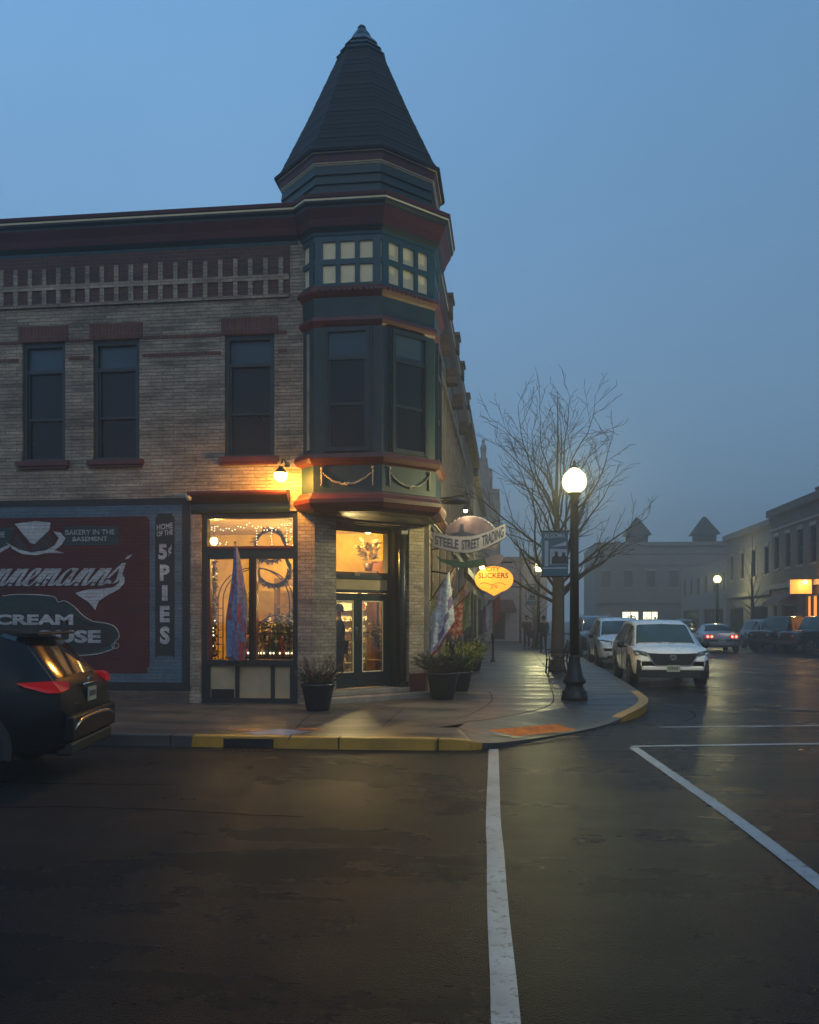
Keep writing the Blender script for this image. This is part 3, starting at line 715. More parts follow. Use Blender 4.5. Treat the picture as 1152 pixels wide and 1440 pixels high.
a = W(211, 0)[0]; mu = MB()
mu.prism([(-12.3, .68), (a-.05, .68), (a-.05, .78), (a, .82), (a, 3.52), (a-.06, 3.60), (-12.3, 3.60)], FF, n+.003, n+.006); mu.build('red_field', M['mur_red'], mural)
x0, x1 = W(219, 0)[0], W(246, 0)[0]; zz = lambda py, px=232: W(px, py)[1]
mu = MB(); mu.prism([(x0, zz(926)), (x0+.05, zz(922)), (x1-.05, zz(922)), (x1, zz(926)), (x1, zz(729)), (x1-.06, zz(722)), (x0+.06, zz(722)), (x0, zz(729))], FF, n+.003, n+.007)
mu.build('strip_panel', M['mur_black'], mural)
N1 = n+.012
def word_(txt, *a, **k): t_ = MB(); put_text(t_, txt, *a, **k); t_.build('lettering', M['mur_white'], mural)
def shear_up(k): return lambda x, y, u, z: (u, z+k*x)
word_('HOME', FF, x0+.03, x1-.03, zz(746), zz(738), N1, warp=shear_up(.04), bold=.02)
word_('OF THE', FF, x0+.03, x1-.03, zz(755), zz(747.5), N1, warp=shear_up(.04), bold=.02)
word_('5', FF, x0+.06, x1-.14, zz(787), zz(765), N1, bold=.05)
word_('¢', FF, x1-.12, x1-.05, zz(782), zz(767), N1, bold=.02)
for ch, a_, b_ in (('P', 817, 794), ('I', 845, 823), ('E', 875, 852), ('S', 906, 881)):
    w = .055 if ch == 'I' else .095; c_ = (x0+x1)/2
    word_(ch, FF, c_-w, c_+w, zz(a_), zz(b_), N1, bold=.05)
# "CREAM HOUSE" shield
def P(*pts): return [W(*p) for p in pts]
sh_o = [(-60, 842), (-10, 842), (5, 838), (9, 838), (14, 837), (30, 836), (60, 837), (78, 840), (83, 847), (92, 845), (105, 853), (118, 866), (132, 874), (147, 876), (160, 880), (167, 888), (168, 897), (162, 903), (160, 912), (148, 917), (128, 921), (60, 925), (-60, 925)]
mu = MB(); mu.prism(P(*sh_o), FF, N1-.006, N1-.001); mu.build('shield', M['mur_teal'], mural)
mu = MB(); mu.prism(P((-60, 862), (95, 862), (112, 868), (128, 877), (150, 880), (160, 890), (154, 908), (130, 917), (-60, 920)), FF, N1-.001, N1+.003); mu.build('shield_panel', M['mur_black'], mural)
ol = MB()
pp = catmull(P(*sh_o[2:22]), 3)
for a_, b_ in zip(pp, pp[1:]): ol.tube([FF(a_[0], N1, a_[1]), FF(b_[0], N1, b_[1])], .010, 4, cap=False)
ol.tube([FF(*((lambda q: (q[0], N1, q[1]))(W(163+5*math.cos(t/2), 908+4*math.sin(t/2))))) for t in range(13)], .008, 4)
ol.build('shield_outline', M['mur_white'], mural)
word_('CREAM', FF, W(-6, 0)[0], W(104, 0)[0], W(50, 879)[1], W(50, 864)[1], N1+.006, bold=.045)
word_('HOUSE', FF, W(22, 0)[0], W(143, 0)[0], W(80, 904)[1], W(80, 886)[1], N1+.006, bold=.045)
# teal title strips and their words
for q in (((91, 740), (168, 740), (168, 766), (91, 767)), ((-60, 742), (22, 742), (12, 768), (-60, 769))): mu = MB(); mu.prism(P(*q), FF, n+.006, n+.010); mu.build('title_strip', M['mur_teal'], mural)
word_('BAKERY IN THE', FF, W(93, 0)[0], W(162, 0)[0], W(125, 752)[1], W(125, 745)[1], N1, bold=.01)
word_('BASEMENT', FF, W(103, 0)[0], W(152, 0)[0], W(125, 761)[1], W(125, 755)[1], N1, bold=.01)
word_('HE', FF, W(-5, 0)[0], W(8, 0)[0], W(0, 756)[1], W(0, 748)[1], N1, bold=.01)
# slice of pie on its plate
mu = MB(); mu.prism(P((20, 762), (24, 750), (42, 775), (50, 765), (68, 748), (76, 760), (70, 772), (60, 777), (30, 777)), FF, n+.007, n+.011); mu.build('pie_filling', M['mur_brown'], mural)
mu = MB()
mu.prism(P((22, 737), (34, 735), (52, 733), (72, 735), (71, 745), (50, 765), (44, 764)), FF, N1, N1+.004)
mu.prism(P((8, 762), (14, 767), (20, 773), (32, 779), (52, 781), (64, 778), (92, 778), (78, 774), (88, 766), (93, 757), (86, 749), (76, 747), (84, 757), (78, 767), (66, 774), (45, 777), (28, 773)), FF, N1, N1+.004)
mu.prism(P((-30, 795), (-10, 778), (8, 768), (16, 766), (14, 770), (0, 778), (-14, 790), (-26, 799)), FF, N1, N1+.004)
mu.build('pie_and_plate', M['mur_white'], mural)
# brush-script lettering "...nnemann's" drawn as nib strokes
def glyph(ch):
    if ch == 'n': return [(0, .25), (.12, .7), (.22, .98), (.27, .85), (.24, .4), (.22, 0)], [(.22, .05), (.32, .5), (.48, .92), (.60, .98), (.64, .8), (.60, .3), (.66, .02), (.80, .08), (.92, .35)], .90
    if ch == 'm': return [(0, .25), (.12, .7), (.22, .98), (.27, .85), (.24, .4), (.22, 0)], [(.22, .05), (.32, .5), (.45, .92), (.56, .98), (.60, .8), (.57, .3), (.55, 0)], [(.55, .05), (.65, .5), (.78, .92), (.90, .98), (.94, .8), (.90, .3), (.96, .02), (1.10, .08), (1.22, .35)], 1.20
    if ch == 'e': return [(0, .3), (.25, .42), (.45, .68), (.42, .98), (.26, .98), (.13, .7), (.10, .3), (.22, .02), (.42, .02), (.62, .3)], .62
    if ch == 'a': return [(.62, .82), (.50, 1.0), (.28, .92), (.12, .55), (.12, .15), (.28, 0), (.46, .2), (.62, .7), (.68, .98)], [(.68, .98), (.62, .4), (.66, .04), (.80, .05), (.95, .32)], .93
    if ch == 's': return [(0, .3), (.2, .75), (.38, 1.15), (.42, .95), (.52, .6), (.60, .3), (.50, .02), (.25, 0), (.12, .16)], .62
sc_ = MB(); xb = -.9
hx = lambda z: 0
word = 'nnemann'; tot = sum(glyph(c)[-1] for c in word)
ubase = W(-14, 0)[0]; uend = W(148, 0)[0]; scale = (uend-ubase)/tot; xh = .33
zb = W(60, 824)[1]
def nib(mb, pts, x_off, sx, w=.045, z0=zb, h=xh):
    pts = catmull(pts, 5)
    q = [(ubase+(x_off+x)*sx+(y*h)*.62, z0+y*h) for x, y in pts]
    for i in range(len(q)-1):
        a_, b_ = q[i], q[i+1]
        ang = math.atan2(b_[1]-a_[1], b_[0]-a_[0]); hw = .013+w*abs(math.sin(ang-.25))
        ox = hw*.9; nz_ = N1+.0004*(i % 7)
        mb.quad(FF(a_[0]-ox, nz_, a_[1]), FF(a_[0]+ox, nz_, a_[1]), FF(b_[0]+ox, nz_, b_[1]), FF(b_[0]-ox, nz_, b_[1]))
xo = 0
for c_ in word:
    g_ = glyph(c_)
    for s_ in g_[:-1]: nib(sc_, s_, xo, scale)
    xo += g_[-1]
nib(sc_, glyph('s')[0], xo, scale, z0=zb+.04)
nib(sc_, [(.62, 1.42), (.70, 1.62), (.80, 1.68)], xo-.25, scale, w=.05, z0=zb+.02)
sc_.prism(P((170, 805), (176, 812), (176, 820), (168, 829), (154, 836), (140, 845), (135, 858), (126, 847), (112, 838), (107, 834), (125, 829), (145, 828), (160, 826), (168, 820), (170, 814)), FF, N1+.001, N1+.005)
sc_.build('script_lettering', M['mur_white'], mural)
# ================================================================== INTERIOR of the corner shop
M['shopwall'] = mat('yellow_wall', (.62, .43, .09), .8, var=.25)
M['shopwall2'] = mat('terracotta_wall', (.32, .13, .07), .8, var=.2)
M['shopfloor'] = mat('shop_floor', (.10, .06, .035), .4, var=.3)
M['ceiling_w'] = mat('shop_ceiling', (.45, .34, .24), .8, var=.1)
M['bulb'] = emit('warm_bulb', (1.0, .72, .32), 14)
M['fairy'] = emit('fairy_light', (1.0, .80, .50), 9)
M['wood'] = mat('dark_wood', (.07, .035, .018), .5, var=.4, stretch=(1, 1, 8))
rm = MB()
rm.box(-8.0, -2.10, 20.0, 20.1, .2, 3.75, 0); rm.box(-8.1, -8.0, 15.55, 20.1, .2, 3.75, 0)
rm.build('room_wall', M['shopwall'], B)
rm = MB(); rm.box(-8.1, -5.66, 15.515, 15.54, ZW, 3.75); rm.build('room_lining', M['shopwall'], B)
V = [(-8, 15.52), (-3.62, 15.52), (-2.04, 17.1), (-2.04, 20.0), (-8, 20.0)]
rm = MB(); rm.add([(x, y, .30) for x, y in V], [tuple(range(5))]); rm.build('room_floor', M['shopfloor'], B)
rm = MB(); rm.add([(x, y, 3.72) for x, y in V], [tuple(range(4, -1, -1))]); rm.build('room_ceiling', M['ceiling_w'], B)
rm = MB(); rm.box(-3.06, -2.2, 18.9, 18.95, .31, 3.0); rm.build('partition', M['shopwall2'], B)

def pendant(x, y, z, r, label, power, group=None, drop=.3):
    g = empty('pendant_lamp', (x, y, z), label=label, cat='lamp', group=group)
    mb = MB(); mb.tube([(x, y, z+r), (x, y, z+drop)], .008, 6); mb.lathe([(.05, 0), (.05, .02)], (x, y, z+drop-.02), 12); mb.build('cord', M['black'], g)
    b_ = MB(); b_.sphere((x, y, z), r, 14); b_.build('bulb', M['bulb'], g)
    if power: point('bulb_light', (x, y, z-r-.06), power, (1.0, .56, .14), .04, g)
    return g
pendant(*on_front(301, 761, 16.1)[:1], 16.1, on_front(301, 761, 16.1)[1], .075, 'white globe lamp behind the left of the shop window transom', 190)
pendant(-2.90, 17.55, 3.52, .055, 'round ceiling lamp seen through the glass over the entrance door', 300, drop=.18)
pendant(-4.6, 18.4, 3.0, .05, 'small bulb hanging over the goods at the back of the shop', 210, drop=.7)

# twig wreaths with pine tufts
def wreath(cx, cy, cz, r, label, seed, low=1.0):
    rr = random.Random(seed); g = MB()
    for q in range(5):
        ph = rr.uniform(0, 6); g.tube([(cx+(r+rr.uniform(-.02, .02)+.02*math.sin(5*t/24*6.28+ph))*math.cos(t/24*6.283), cy+.03*math.sin(3*t/24*6.28+ph), cz+(r+.02*math.sin(4*t/24*6.28+ph))*math.sin(t/24*6.283)) for t in range(25)], .012, 5, cap=False)
    ob = g.build('wreath', M['bark']); tag(ob, label, 'wreath')
    lf = MB()
    for q in range(260):
        w = rr.uniform(math.pi*1.0, math.pi*2.0) if rr.random() < low else rr.uniform(0, 6.28)
        q0 = Vector((cx+r*math.cos(w), cy+rr.uniform(-.05, .03), cz+r*math.sin(w)))
        d = Vector((math.cos(w)+rr.uniform(-.8, .8), rr.uniform(-.5, .5), math.sin(w)+rr.uniform(-.8, .8)))
        lf.leaf(q0, d, rr.uniform(.05, .13), .02)
    lf.build('pine_tuft', M['leaf_dark'], ob, org=(0, 0, 0))
    return ob
x, z = on_front(385, 800, 15.5); wreath(x, 15.5, z, .30, 'twig wreath with pine tufts hanging in the right shop window pane', 1, .85)
x, z = on_front(380, 764, 15.8); wreath(x, 15.8, z-.05, .29, 'dark wreath behind the transom above the shop window', 2, .3)
# iron garden arch and scrolled iron headboard
ar = MB(); xl, xr_ = on_front(308, 0, 15.8)[0], on_front(408, 0, 15.8)[0]
for dy in (0, .28):
    pts = [(xl, 15.75+dy, .35), (xl, 15.75+dy, 2.0)]+[((xl+xr_)/2-(xr_-xl)/2*math.cos(t/14*math.pi), 15.75+dy, 2.05+.62*math.sin(t/14*math.pi)) for t in range(15)]+[(xr_, 15.75+dy, 2.0), (xr_, 15.75+dy, .35)]
    ar.tube(pts, .012, 6)
for z in [.5+.14*k for k in range(11)]:
    for xx in (xl, xr_): ar.tube([(xx, 15.75, z), (xx, 16.03, z)], .007, 5)
tag(ar.build('garden_arch', M['iron']), 'tall rusty iron garden arch standing inside the shop window', 'garden arch')
hb = MB(); cx = on_front(388, 0, 15.6)[0]; cz = 1.42; r = .36
for rr_ in (r, r-.10): hb.tube([(cx-rr_*math.cos(t/16*math.pi), 15.6, cz+rr_*.95*math.sin(t/16*math.pi)) for t in range(17)], .011, 6)
hb.tube([(cx-r, 15.6, .35), (cx-r, 15.6, cz)], .012, 6); hb.tube([(cx+r, 15.6, .35), (cx+r, 15.6, cz)], .012, 6); hb.tube([(cx-r, 15.6, cz), (cx+r, 15.6, cz)], .011, 6)
for s_ in (-1, 1):
    hb.tube([(cx+s_*(.03+.085*(1-t/20)*(1-math.cos(t/20*9))*.6), 15.6, cz+.12+.075*math.sin(t/20*9)*(1-t/30)) for t in range(21)], .008, 5)
    for q in range(4): hb.tube([(cx+s_*(.06+.08*q), 15.6, .5), (cx+s_*(.06+.08*q), 15.6, cz)], .006, 5)
for q in range(5):
    w = math.pi*(q+.5)/5; hb.tube([(cx-(r-.1)*math.cos(w), 15.6, cz+(r-.1)*.95*math.sin(w)), (cx-r*math.cos(w), 15.6, cz+r*.95*math.sin(w))], .008, 5)
tag(hb.build('iron_headboard', M['iron']), 'arched black iron scrollwork panel in the right shop window pane', 'iron panel')
# lit garland of greenery in the left of the window
gx = on_front(299, 0, 15.45)[0]; gl = MB(); rr = random.Random(5)
gl.tube([(gx+.03*math.sin(k), 15.45, 2.75-.1*k) for k in range(19)], .012, 5)
gar = gl.build('lit_garland', M['bark']); tag(gar, 'green garland dotted with fairy lights hanging at the left of the shop window', 'garland')
gl = MB()
for q in range(1100):
    z = rr.uniform(.95, 2.78); gl.leaf((gx+rr.gauss(0, .03), 15.45+rr.gauss(0, .02), z), (rr.uniform(-1, 1), rr.uniform(-1, .3), rr.uniform(-.6, .6)), rr.uniform(.05, .10), .035)
gl.build('needles', M['leaf_dark'], gar, org=(0, 0, 0))
gl = MB()
for q in range(26): gl.sphere((gx+rr.gauss(0, .05), 15.40+rr.uniform(-.03, .02), .98+q*.068), .011, 6)
gl.build('fairy_light', M['fairy'], gar, org=(0, 0, 0))
# string lights drawn across the transom
sl_ = MB(); wire = MB()
xa, xb_ = on_front(294, 0, 15.42)[0], on_front(417, 0, 15.42)[0]
pts = [(xa+(xb_-xa)*t/30, 15.42, 3.46-.10*abs(math.sin(t/30*math.pi*2.2))-.03*math.sin(t*1.7)) for t in range(31)]
wire.tube(pts, .003, 4); stl = wire.build('string_lights', M['black']); tag(stl, 'sagging string of white fairy lights across the shop transom', 'string lights')
for p_ in pts: sl_.sphere(p_, .008, 6)
for q in range(3):
    x_ = xa+(.55+.17*q)*(xb_-xa)
    for k in range(7): sl_.sphere((x_+rr.gauss(0, .006), 15.42, 3.38-.05*k), .0065, 6)
for q in range(14): sl_.sphere((xb_-rr.uniform(0, .12), 15.42, rr.uniform(3.02, 3.4)), .0075, 6)
for q in range(9): sl_.sphere((xa+rr.uniform(.0, .35), 15.42, rr.uniform(3.05, 3.4)), .0065, 6)
sl_.build('fairy_light', M['fairy'], stl, org=(0, 0, 0))

# display table and goods
def table(x0, x1, y0, y1, z, label):
    g = empty('display_table', ((x0+x1)/2, (y0+y1)/2, .3), label=label, cat='table')
    mb = MB(); mb.box(x0, x1, y0, y1, z-.04, z); mb.build('tabletop', M['wood'], g, bevel=.004)
    for xx in (x0+.04, x1-.09):
        for yy in (y0+.04, y1-.09): l = MB(); l.box(xx, xx+.05, yy, yy+.05, .3, z-.041); l.build('leg', M['wood'], g)
table(-5.35, -3.85, 15.72, 16.25, .98, 'low dark wooden table of goods behind the shop window')
table(-5.35, -4.0, 16.7, 17.15, 1.25, 'taller dark wooden table farther back in the shop')
for nm, c_ in (('goods_red', (.35, .05, .03)), ('goods_gold', (.55, .32, .08)), ('goods_white', (.6, .55, .45)), ('goods_green', (.04, .10, .05)), ('goods_blue', (.05, .09, .16)), ('goods_brown', (.12, .06, .03))): M[nm] = mat(nm, c_, .35, var=.3)
GM = ['goods_red', 'goods_gold', 'goods_white', 'goods_green', 'goods_blue', 'goods_brown']
def vase(x, y, z, h, r, kind, mt, label, grp):
    mb = MB()
    pr = [[(.7, 0), (1, .25), (.9, .55), (.45, .8), (.5, 1)], [(.8, 0), (.85, .6), (.4, .72), (.35, .95), (.42, 1)], [(.5, 0), (.12, .1), (.12, .5), (.9, .7), (1, 1)], [(1, 0), (1, .9), (.9, 1)]][kind]
    mb.lathe([(a*r, b*h) for a, b in pr], (x, y, z), 12)
    return tag(mb.build(['vase', 'bottle', 'goblet', 'canister'][kind], M[mt]), label, ['vase', 'bottle', 'goblet', 'canister'][kind], grp)
rr = random.Random(11)
for row, (x0, x1, y, z, n_) in enumerate(((-5.2, -3.93, 15.85, .98, 13), (-5.2, -3.93, 16.1, .98, 13), (-5.25, -4.1, 16.82, 1.25, 11), (-5.25, -4.1, 17.02, 1.25, 10))):
    for i in range(n_):
        k = rr.randrange(4); mt = rr.choice(GM); h = rr.uniform(.16, .52)
        vase(x0+(x1-x0)*i/(n_-1), y+rr.uniform(-.05, .05), z, h, rr.uniform(.04, .085), k, mt, 'small ornament among the crowded goods on a table behind the shop window', 'goods crowded on the shop tables')
def candle(x, y, z, i):
    g = MB(); g.lathe([(.02, 0), (.022, .05)], (x, y, z), 8); ob = g.build('tea_light', M['goods_gold']); tag(ob, 'tiny glowing tea light among the goods behind the shop window', 'tea light', 'tea lights among the goods')
    f = MB(); f.sphere((x, y, z+.065), .013, 8, sz=1.5); f.build('flame', M['fairy'], ob, org=(x, y, z))
for i in range(22):
    c_ = candle(rr.uniform(-5.3, -3.9), 15.77, .98, i)
def lampshade(x, y, z, label):
    g = empty('table_lamp', (x, y, z), label=label, cat='lamp')
    mb = MB(); mb.lathe([(.05, 0), (.05, .01), (.012, .03), (.02, .10), (.01, .16)], (x, y, z), 10); mb.build('base', M['goods_brown'], g)
    mb = MB(); mb.lathe([(.07, .14), (.045, .25)], (x, y, z), 12, cap=False); mb.build('lamp_shade', emit('glowing_shade', (1, .6, .22), 3), g)
lampshade(-4.95, 16.2, .98, 'small lit lamp low behind the hanging flag in the shop window')
lampshade(-4.15, 17.08, 1.25, 'small lit lamp between goods at the right of the shop window')
hu = empty('hutch', (-4.55, 19.0, .3), label='dark wooden hutch of plants at the back of the shop', cat='cabinet')
mb = MB(); mb.box(-5.3, -3.9, 18.9, 19.3, .3, 1.35); mb.build('cabinet_body', M['wood'], hu)
mb = MB(); mb.box(-5.3, -3.9, 18.95, 19.25, 1.95, 2.0); mb.box(-5.3, -3.9, 18.95, 19.25, 2.45, 2.62); mb.box(-5.3, -5.24, 18.95, 19.25, 1.36, 2.45); mb.box(-3.96, -3.9, 18.95, 19.25, 1.36, 2.45); mb.box(-4.62, -4.57, 18.95, 19.25, 1.36, 2.45); mb.build('shelving', M['wood'], hu)
fg = MB(); fg.lathe([(.10, 0), (.14, .25), (.12, .55), (.16, .8), (.05, .95), (.085, 1.02), (.08, 1.16), (.01, 1.22)], (-4.02, 16.45, .3), 16); tag(fg.build('dress_form', M['coat_in'] if 'coat_in' in M else M['goods_brown']), 'dark dress form standing at the right of the shop window', 'dress form')
et = empty('wire_shelf', (-5.22, 16.4, .3), label='narrow black wire shelf of goods at the left of the shop window', cat='shelf')
for k in range(5): mb = MB(); mb.box(-5.40, -5.03, 16.3, 16.55, .98+k*.27, .995+k*.27); mb.build('shelf_board', M['iron'], et)
for xx in (-5.40, -5.03): mb = MB(); mb.tube([(xx, 16.3, .3), (xx, 16.3, 2.2)], .012, 6); mb.build('upright', M['iron'], et)
for k in range(5):
    for j in range(4): vase(-5.35+j*.09, 16.40, .995+k*.27, rr.uniform(.10, .2), .036, rr.randrange(4), rr.choice(GM), 'small jar on the wire shelf at the left of the shop window', 'jars on the wire shelf')
point('shelf_light', (-5.2, 16.1, 2.35), 8, (1.0, .66, .25), .03, et)
# tree of dark foliage inside (potted plants)
def plant(x, y, z, h, w, label, lm='leaf_dark', seed=1, n_=260, L=.11, cat='plant', pot=True, name='potted_plant'):
    rr = random.Random(seed); g = empty(name, (x, y, z), label=label, cat=cat)
    if pot:
        mb = MB(); mb.lathe([(.07, 0), (.10, .16), (.11, .17)], (x, y, z), 12); mb.build('pot', M['goods_brown'], g)
    mb = MB()
    for q in range(n_):
        a = rr.uniform(0, 6.28); t = rr.random()**.6; r = w*t*rr.random()**.5
        mb.leaf((x+r*math.cos(a), y+r*math.sin(a), z+.18+h*t*rr.uniform(.5, 1)), (math.cos(a), math.sin(a), rr.uniform(-.2, 1)), L*rr.uniform(.6, 1.3), L*.3)
    mb.build('foliage', M[lm], g)
plant(-4.0, 15.95, .98, .55, .26, 'dark leafy plant at the right of the shop window', seed=3)
plant(-4.75, 15.9, .98, .62, .22, 'dark spiky plant beside the middle bar of the shop window', seed=13, n_=300)
plant(-5.1, 16.4, .98, .5, .2, 'dark bushy plant at the left among the shop goods', seed=15, n_=260)
plant(-4.35, 16.3, .98, .75, .24, 'tall dark evergreen sprig standing in the middle of the right pane', seed=16, n_=420)
plant(-2.66, 17.7, .85, .60, .24, 'green leafy plants seen through the right leaf of the entrance door', seed=4, n_=380)
plant(-2.95, 17.9, 2.7, .45, .16, 'pale grass spray seen through the glass above the entrance door', lm='leaf_dry', seed=8, n_=120, L=.2)
tb2 = MB(); tb2.lathe([(.22, 0), (.05, .06), (.04, .48), (.30, .52), (.30, .55)], (-2.66, 17.7, .30), 14); tag(tb2.build('pedestal_table', M['wood']), 'round pedestal table with plants inside the entrance door', 'table')
hs = MB(); hs.box(-3.15, -2.75, 17.75, 18.05, 2.66, 2.70); hs.box(-3.15, -3.12, 17.75, 18.05, .3, 2.66); hs.box(-2.78, -2.75, 17.75, 18.05, .3, 2.66)
tag(hs.build('tall_stand', M['wood']), 'tall narrow stand inside the entrance door', 'stand')
# white-lit shelf with rows of small goods seen in the left leaf
g = empty('shop_shelf', (-3.53, 18.3, .3), label='pale lit shelf of small goods seen through the left leaf of the door', cat='shelf')
mb = MB(); mb.box(-4.0, -3.07, 18.40, 18.43, .31, 2.6); mb.build('back_panel', M['goods_white'], g)
for k in range(9): mb = MB(); mb.box(-4.0, -3.07, 18.2, 18.40, .5+k*.23, .515+k*.23); mb.build('shelf_board', M['goods_white'], g)
for k in range(9):
    for j in range(9):
        if rr.random() < .8: vase(-3.95+j*.105, 18.28, .515+k*.23, rr.uniform(.07, .14), .024, rr.randrange(4), rr.choice(['goods_white', 'goods_gold', 'goods_white', 'goods_brown', 'goods_red']), 'small jar on the pale shelf inside the entrance door', 'jars on the pale shelf')
point('shelf_light', (-3.35, 17.45, 2.35), 190, (1.0, .70, .28), .05, g)

# ================================================================== LAMPS ON THE FACADE
# gooseneck wall lamp
lx, lz = on_front(395, 668, 14.72)
g = empty('wall_lamp', (lx, 15.15, lz+.1), label='blazing amber wall lamp above the red shopfront cornice', cat='wall lamp')
mb = MB(); mb.tube([(lx, 15.155, lz+.22), (lx, 15.0, lz+.30), (lx, 14.85, lz+.30), (lx, 14.74, lz+.18)], .014, 8); mb.lathe([(.045, 0), (.045, .02)], (lx, 15.14, lz+.22), 12); mb.build('arm', M['iron'], g)
mb = MB(); mb.lathe([(.03, .16), (.05, .12), (.10, .06), (.115, .03)], (lx, 14.72, lz), 16, cap=False); mb.build('shade', M['iron'], g)
mb = MB(); mb.sphere((lx, 14.72, lz-.0), .115, 16); mb.build('bulb', lamp_globe('amber_globe', (1.0, .62, .16), 110), g)
point('lamp_light', (lx, 14.72, lz-.0), 370, (1.0, .40, .04), .06, g)

# ---- hanging shop sign (wavy ribbon over a domed board)
SG = Frame(0, 17.6, 1, 0)
sg = empty('hanging_sign', (-1.62, 17.6, 3.2), label='wavy ribbon sign with a domed purple top hanging from the street side', cat='shop sign')
def onp(px, py, Y=17.6): return on_front(px, py, Y)
M['sign_purple'] = mat('sign_purple', (.10, .075, .11), .5, var=.3, scale=6)
M['sign_grey'] = mat('sign_ribbon', (.20, .19, .245), .5, var=.15)
M['sign_blue'] = mat('sign_navy', (.012, .018, .055), .5, var=.2)
M['sign_green'] = mat('sign_green', (.015, .045, .03), .5, var=.3)
dome = [onp(664-37*math.cos(t/16*math.pi)+(-2), 758-31*math.sin(t/16*math.pi)) for t in range(17)]
mb = MB(); mb.prism(dome[::-1]+[onp(630, 775), onp(700, 772)], SG, -.03, .03); mb.build('dome_board', M['sign_purple'], sg)
mb = MB()
for a_, b_ in zip(dome, dome[1:]): mb.tube([SG(a_[0], .0, a_[1]), SG(b_[0], .0, b_[1])], .030, 6)
mb.build('dome_rim', M['sign_grey'], sg)
mb = MB(); mb.prism([onp(636, 750), onp(646, 748), onp(648, 737), onp(652, 737), onp(653, 748), onp(672, 752), onp(690, 757), onp(690, 765), onp(634, 765)][::-1], SG, .031, .036); mb.build('dome_picture', M['sign_blue'], sg)
def wave(t):                                     # centre line of the ribbon, t 0..1 -> px, py, half height
    px = 609+102*t; py = 769+ (-2) - 0*t
    py = 757+8*math.sin(min(1, t/.45)*math.pi/2) if t < .45 else 765-20*(1-math.cos((t-.45)/.55*math.pi/2))**.9
    return px, py+1.5, 11.5-3*abs(t-.5)
up = [onp(wave(t/20)[0], wave(t/20)[1]-wave(t/20)[2]) for t in range(21)]; dn = [onp(wave(t/20)[0], wave(t/20)[1]+wave(t/20)[2]) for t in range(21)]
mb = MB()
for i in range(20):
    mb.prism([up[i+1], up[i], dn[i], dn[i+1]][::-1], SG, .02, .06)
mb.build('ribbon', M['sign_grey'], sg)
mb = MB()
for L in (up, dn):
    for a_, b_ in zip(L, L[1:]): mb.tube([SG(a_[0], .045, a_[1]), SG(b_[0], .045, b_[1])], .014, 5)
mb.build('ribbon_edge', M['sign_blue'], sg)
tx = MB()
for txt, t0, t1, up_, hh in (('STEELE', .03, .355, 0, .62), ('STREET', .40, .645, 0, .62), ('TRADING', .68, .975, 0, .74)):
    vs, fs = text2d(txt, bold=.02)
    P_ = []
    for x_, y_ in vs:
        t = t0+(t1-t0)*x_; px, py, h_ = wave(t); q = onp(px, py+(.5-y_)*2*h_*hh); P_.append(SG(q[0], .064, q[1]))
    tx.add(P_, fs)
tx.build('lettering', M['sign_blue'], sg)
mb = MB(); mb.prism([onp(612, 781), onp(622, 786), onp(650, 790), onp(680, 786), onp(688, 783), onp(686, 795), onp(660, 799), onp(640, 797), onp(620, 790)], SG, -.02, .018); mb.build('lower_board', M['sign_green'], sg)
mb = MB(); mb.prism([onp(682, 786), onp(700, 779), onp(708, 781), onp(706, 790), onp(700, 797), onp(684, 794)], SG, -.03, .03); mb.build('side_board', M['sign_purple'], sg)
mb = MB(); mb.tube([(-1.68, 17.6, 3.12), (-.2, 17.6, 3.30)], .018, 8); mb.tube([(-1.68, 17.6, 2.70), (-1.2, 17.6, 2.62), (-1.05, 17.6, 2.86)], .018, 8); mb.build('bracket', M['iron'], sg)
# sign light on its gooseneck
sx, sz = onp(655, 718, 17.45)
g = empty('sign_lamp', (-1.66, 17.45, 3.9), label='small warm gooseneck lamp above the domed top of the ribbon sign', cat='sign lamp')
mb = MB(); mb.tube([(-1.68, 17.45, 3.55), (-1.40, 17.45, 4.1), (-1.1, 17.45, 4.2), (sx+.10, 17.45, sz+.34), (sx+.03, 17.45, sz+.08)], .013, 8); mb.build('arm', M['iron'], g)
mb = MB(); mb.lathe([(.02, .10), (.07, .03), (.085, .01)], (sx, 17.45, sz), 12, cap=False); mb.build('shade', M['iron'], g)
mb = MB(); mb.sphere((sx, 17.45, sz), .042, 10); mb.build('bulb', M['bulb'], g)
point('lamp_light', (sx, 17.38, sz-.09), 9, (1.0, .68, .3), .03, g)
ib = MB(); ib.tube([(-1.66, 18.6, 4.32), (-.95, 18.6, 4.36)], .02, 6); ib.lathe([(.02, .10), (.10, .06), (.30, .0), (.31, -.02)], (-1.15, 18.6, 4.25), 16, cap=False)
tag(ib.build('barn_lamp', M['iron']), 'unlit dark wide-shade lamp high above the ribbon sign', 'wall lamp')
# ---- oval internally lit sign
OV = Frame(0, 22.0, 1, 0)
ov = empty('oval_sign', (-1.6, 22, 2.7), label='glowing orange oval sign hanging beyond the ribbon sign', cat='shop sign')
M['oval'] = emit('lit_orange_sign', (1.0, .30, .015), 1.5, (.6, .3, .08))
def ovp(px, py): return on_front(px, py, 22.0)
pts = [ovp(695+27*math.cos(-t/32*2*math.pi), 815+18.5*math.sin(-t/32*2*math.pi)) for t in range(32)]
mb = MB(); mb.prism(pts, OV, -.06, .06); mb.build('oval_board', M['oval'], ov)
pts = [ovp(695, 838), ovp(686, 833), ovp(682, 828), ovp(708, 828), ovp(704, 833)]
mb = MB(); mb.prism(pts[::-1], OV, -.05, .055); mb.build('lower_tab', M['oval'], ov)
mb = MB(); put_text(mb, 'CITY', OV, ovp(684, 0)[0], ovp(703, 0)[0], ovp(0, 808)[1], ovp(0, 802.5)[1], .064, bold=.01)
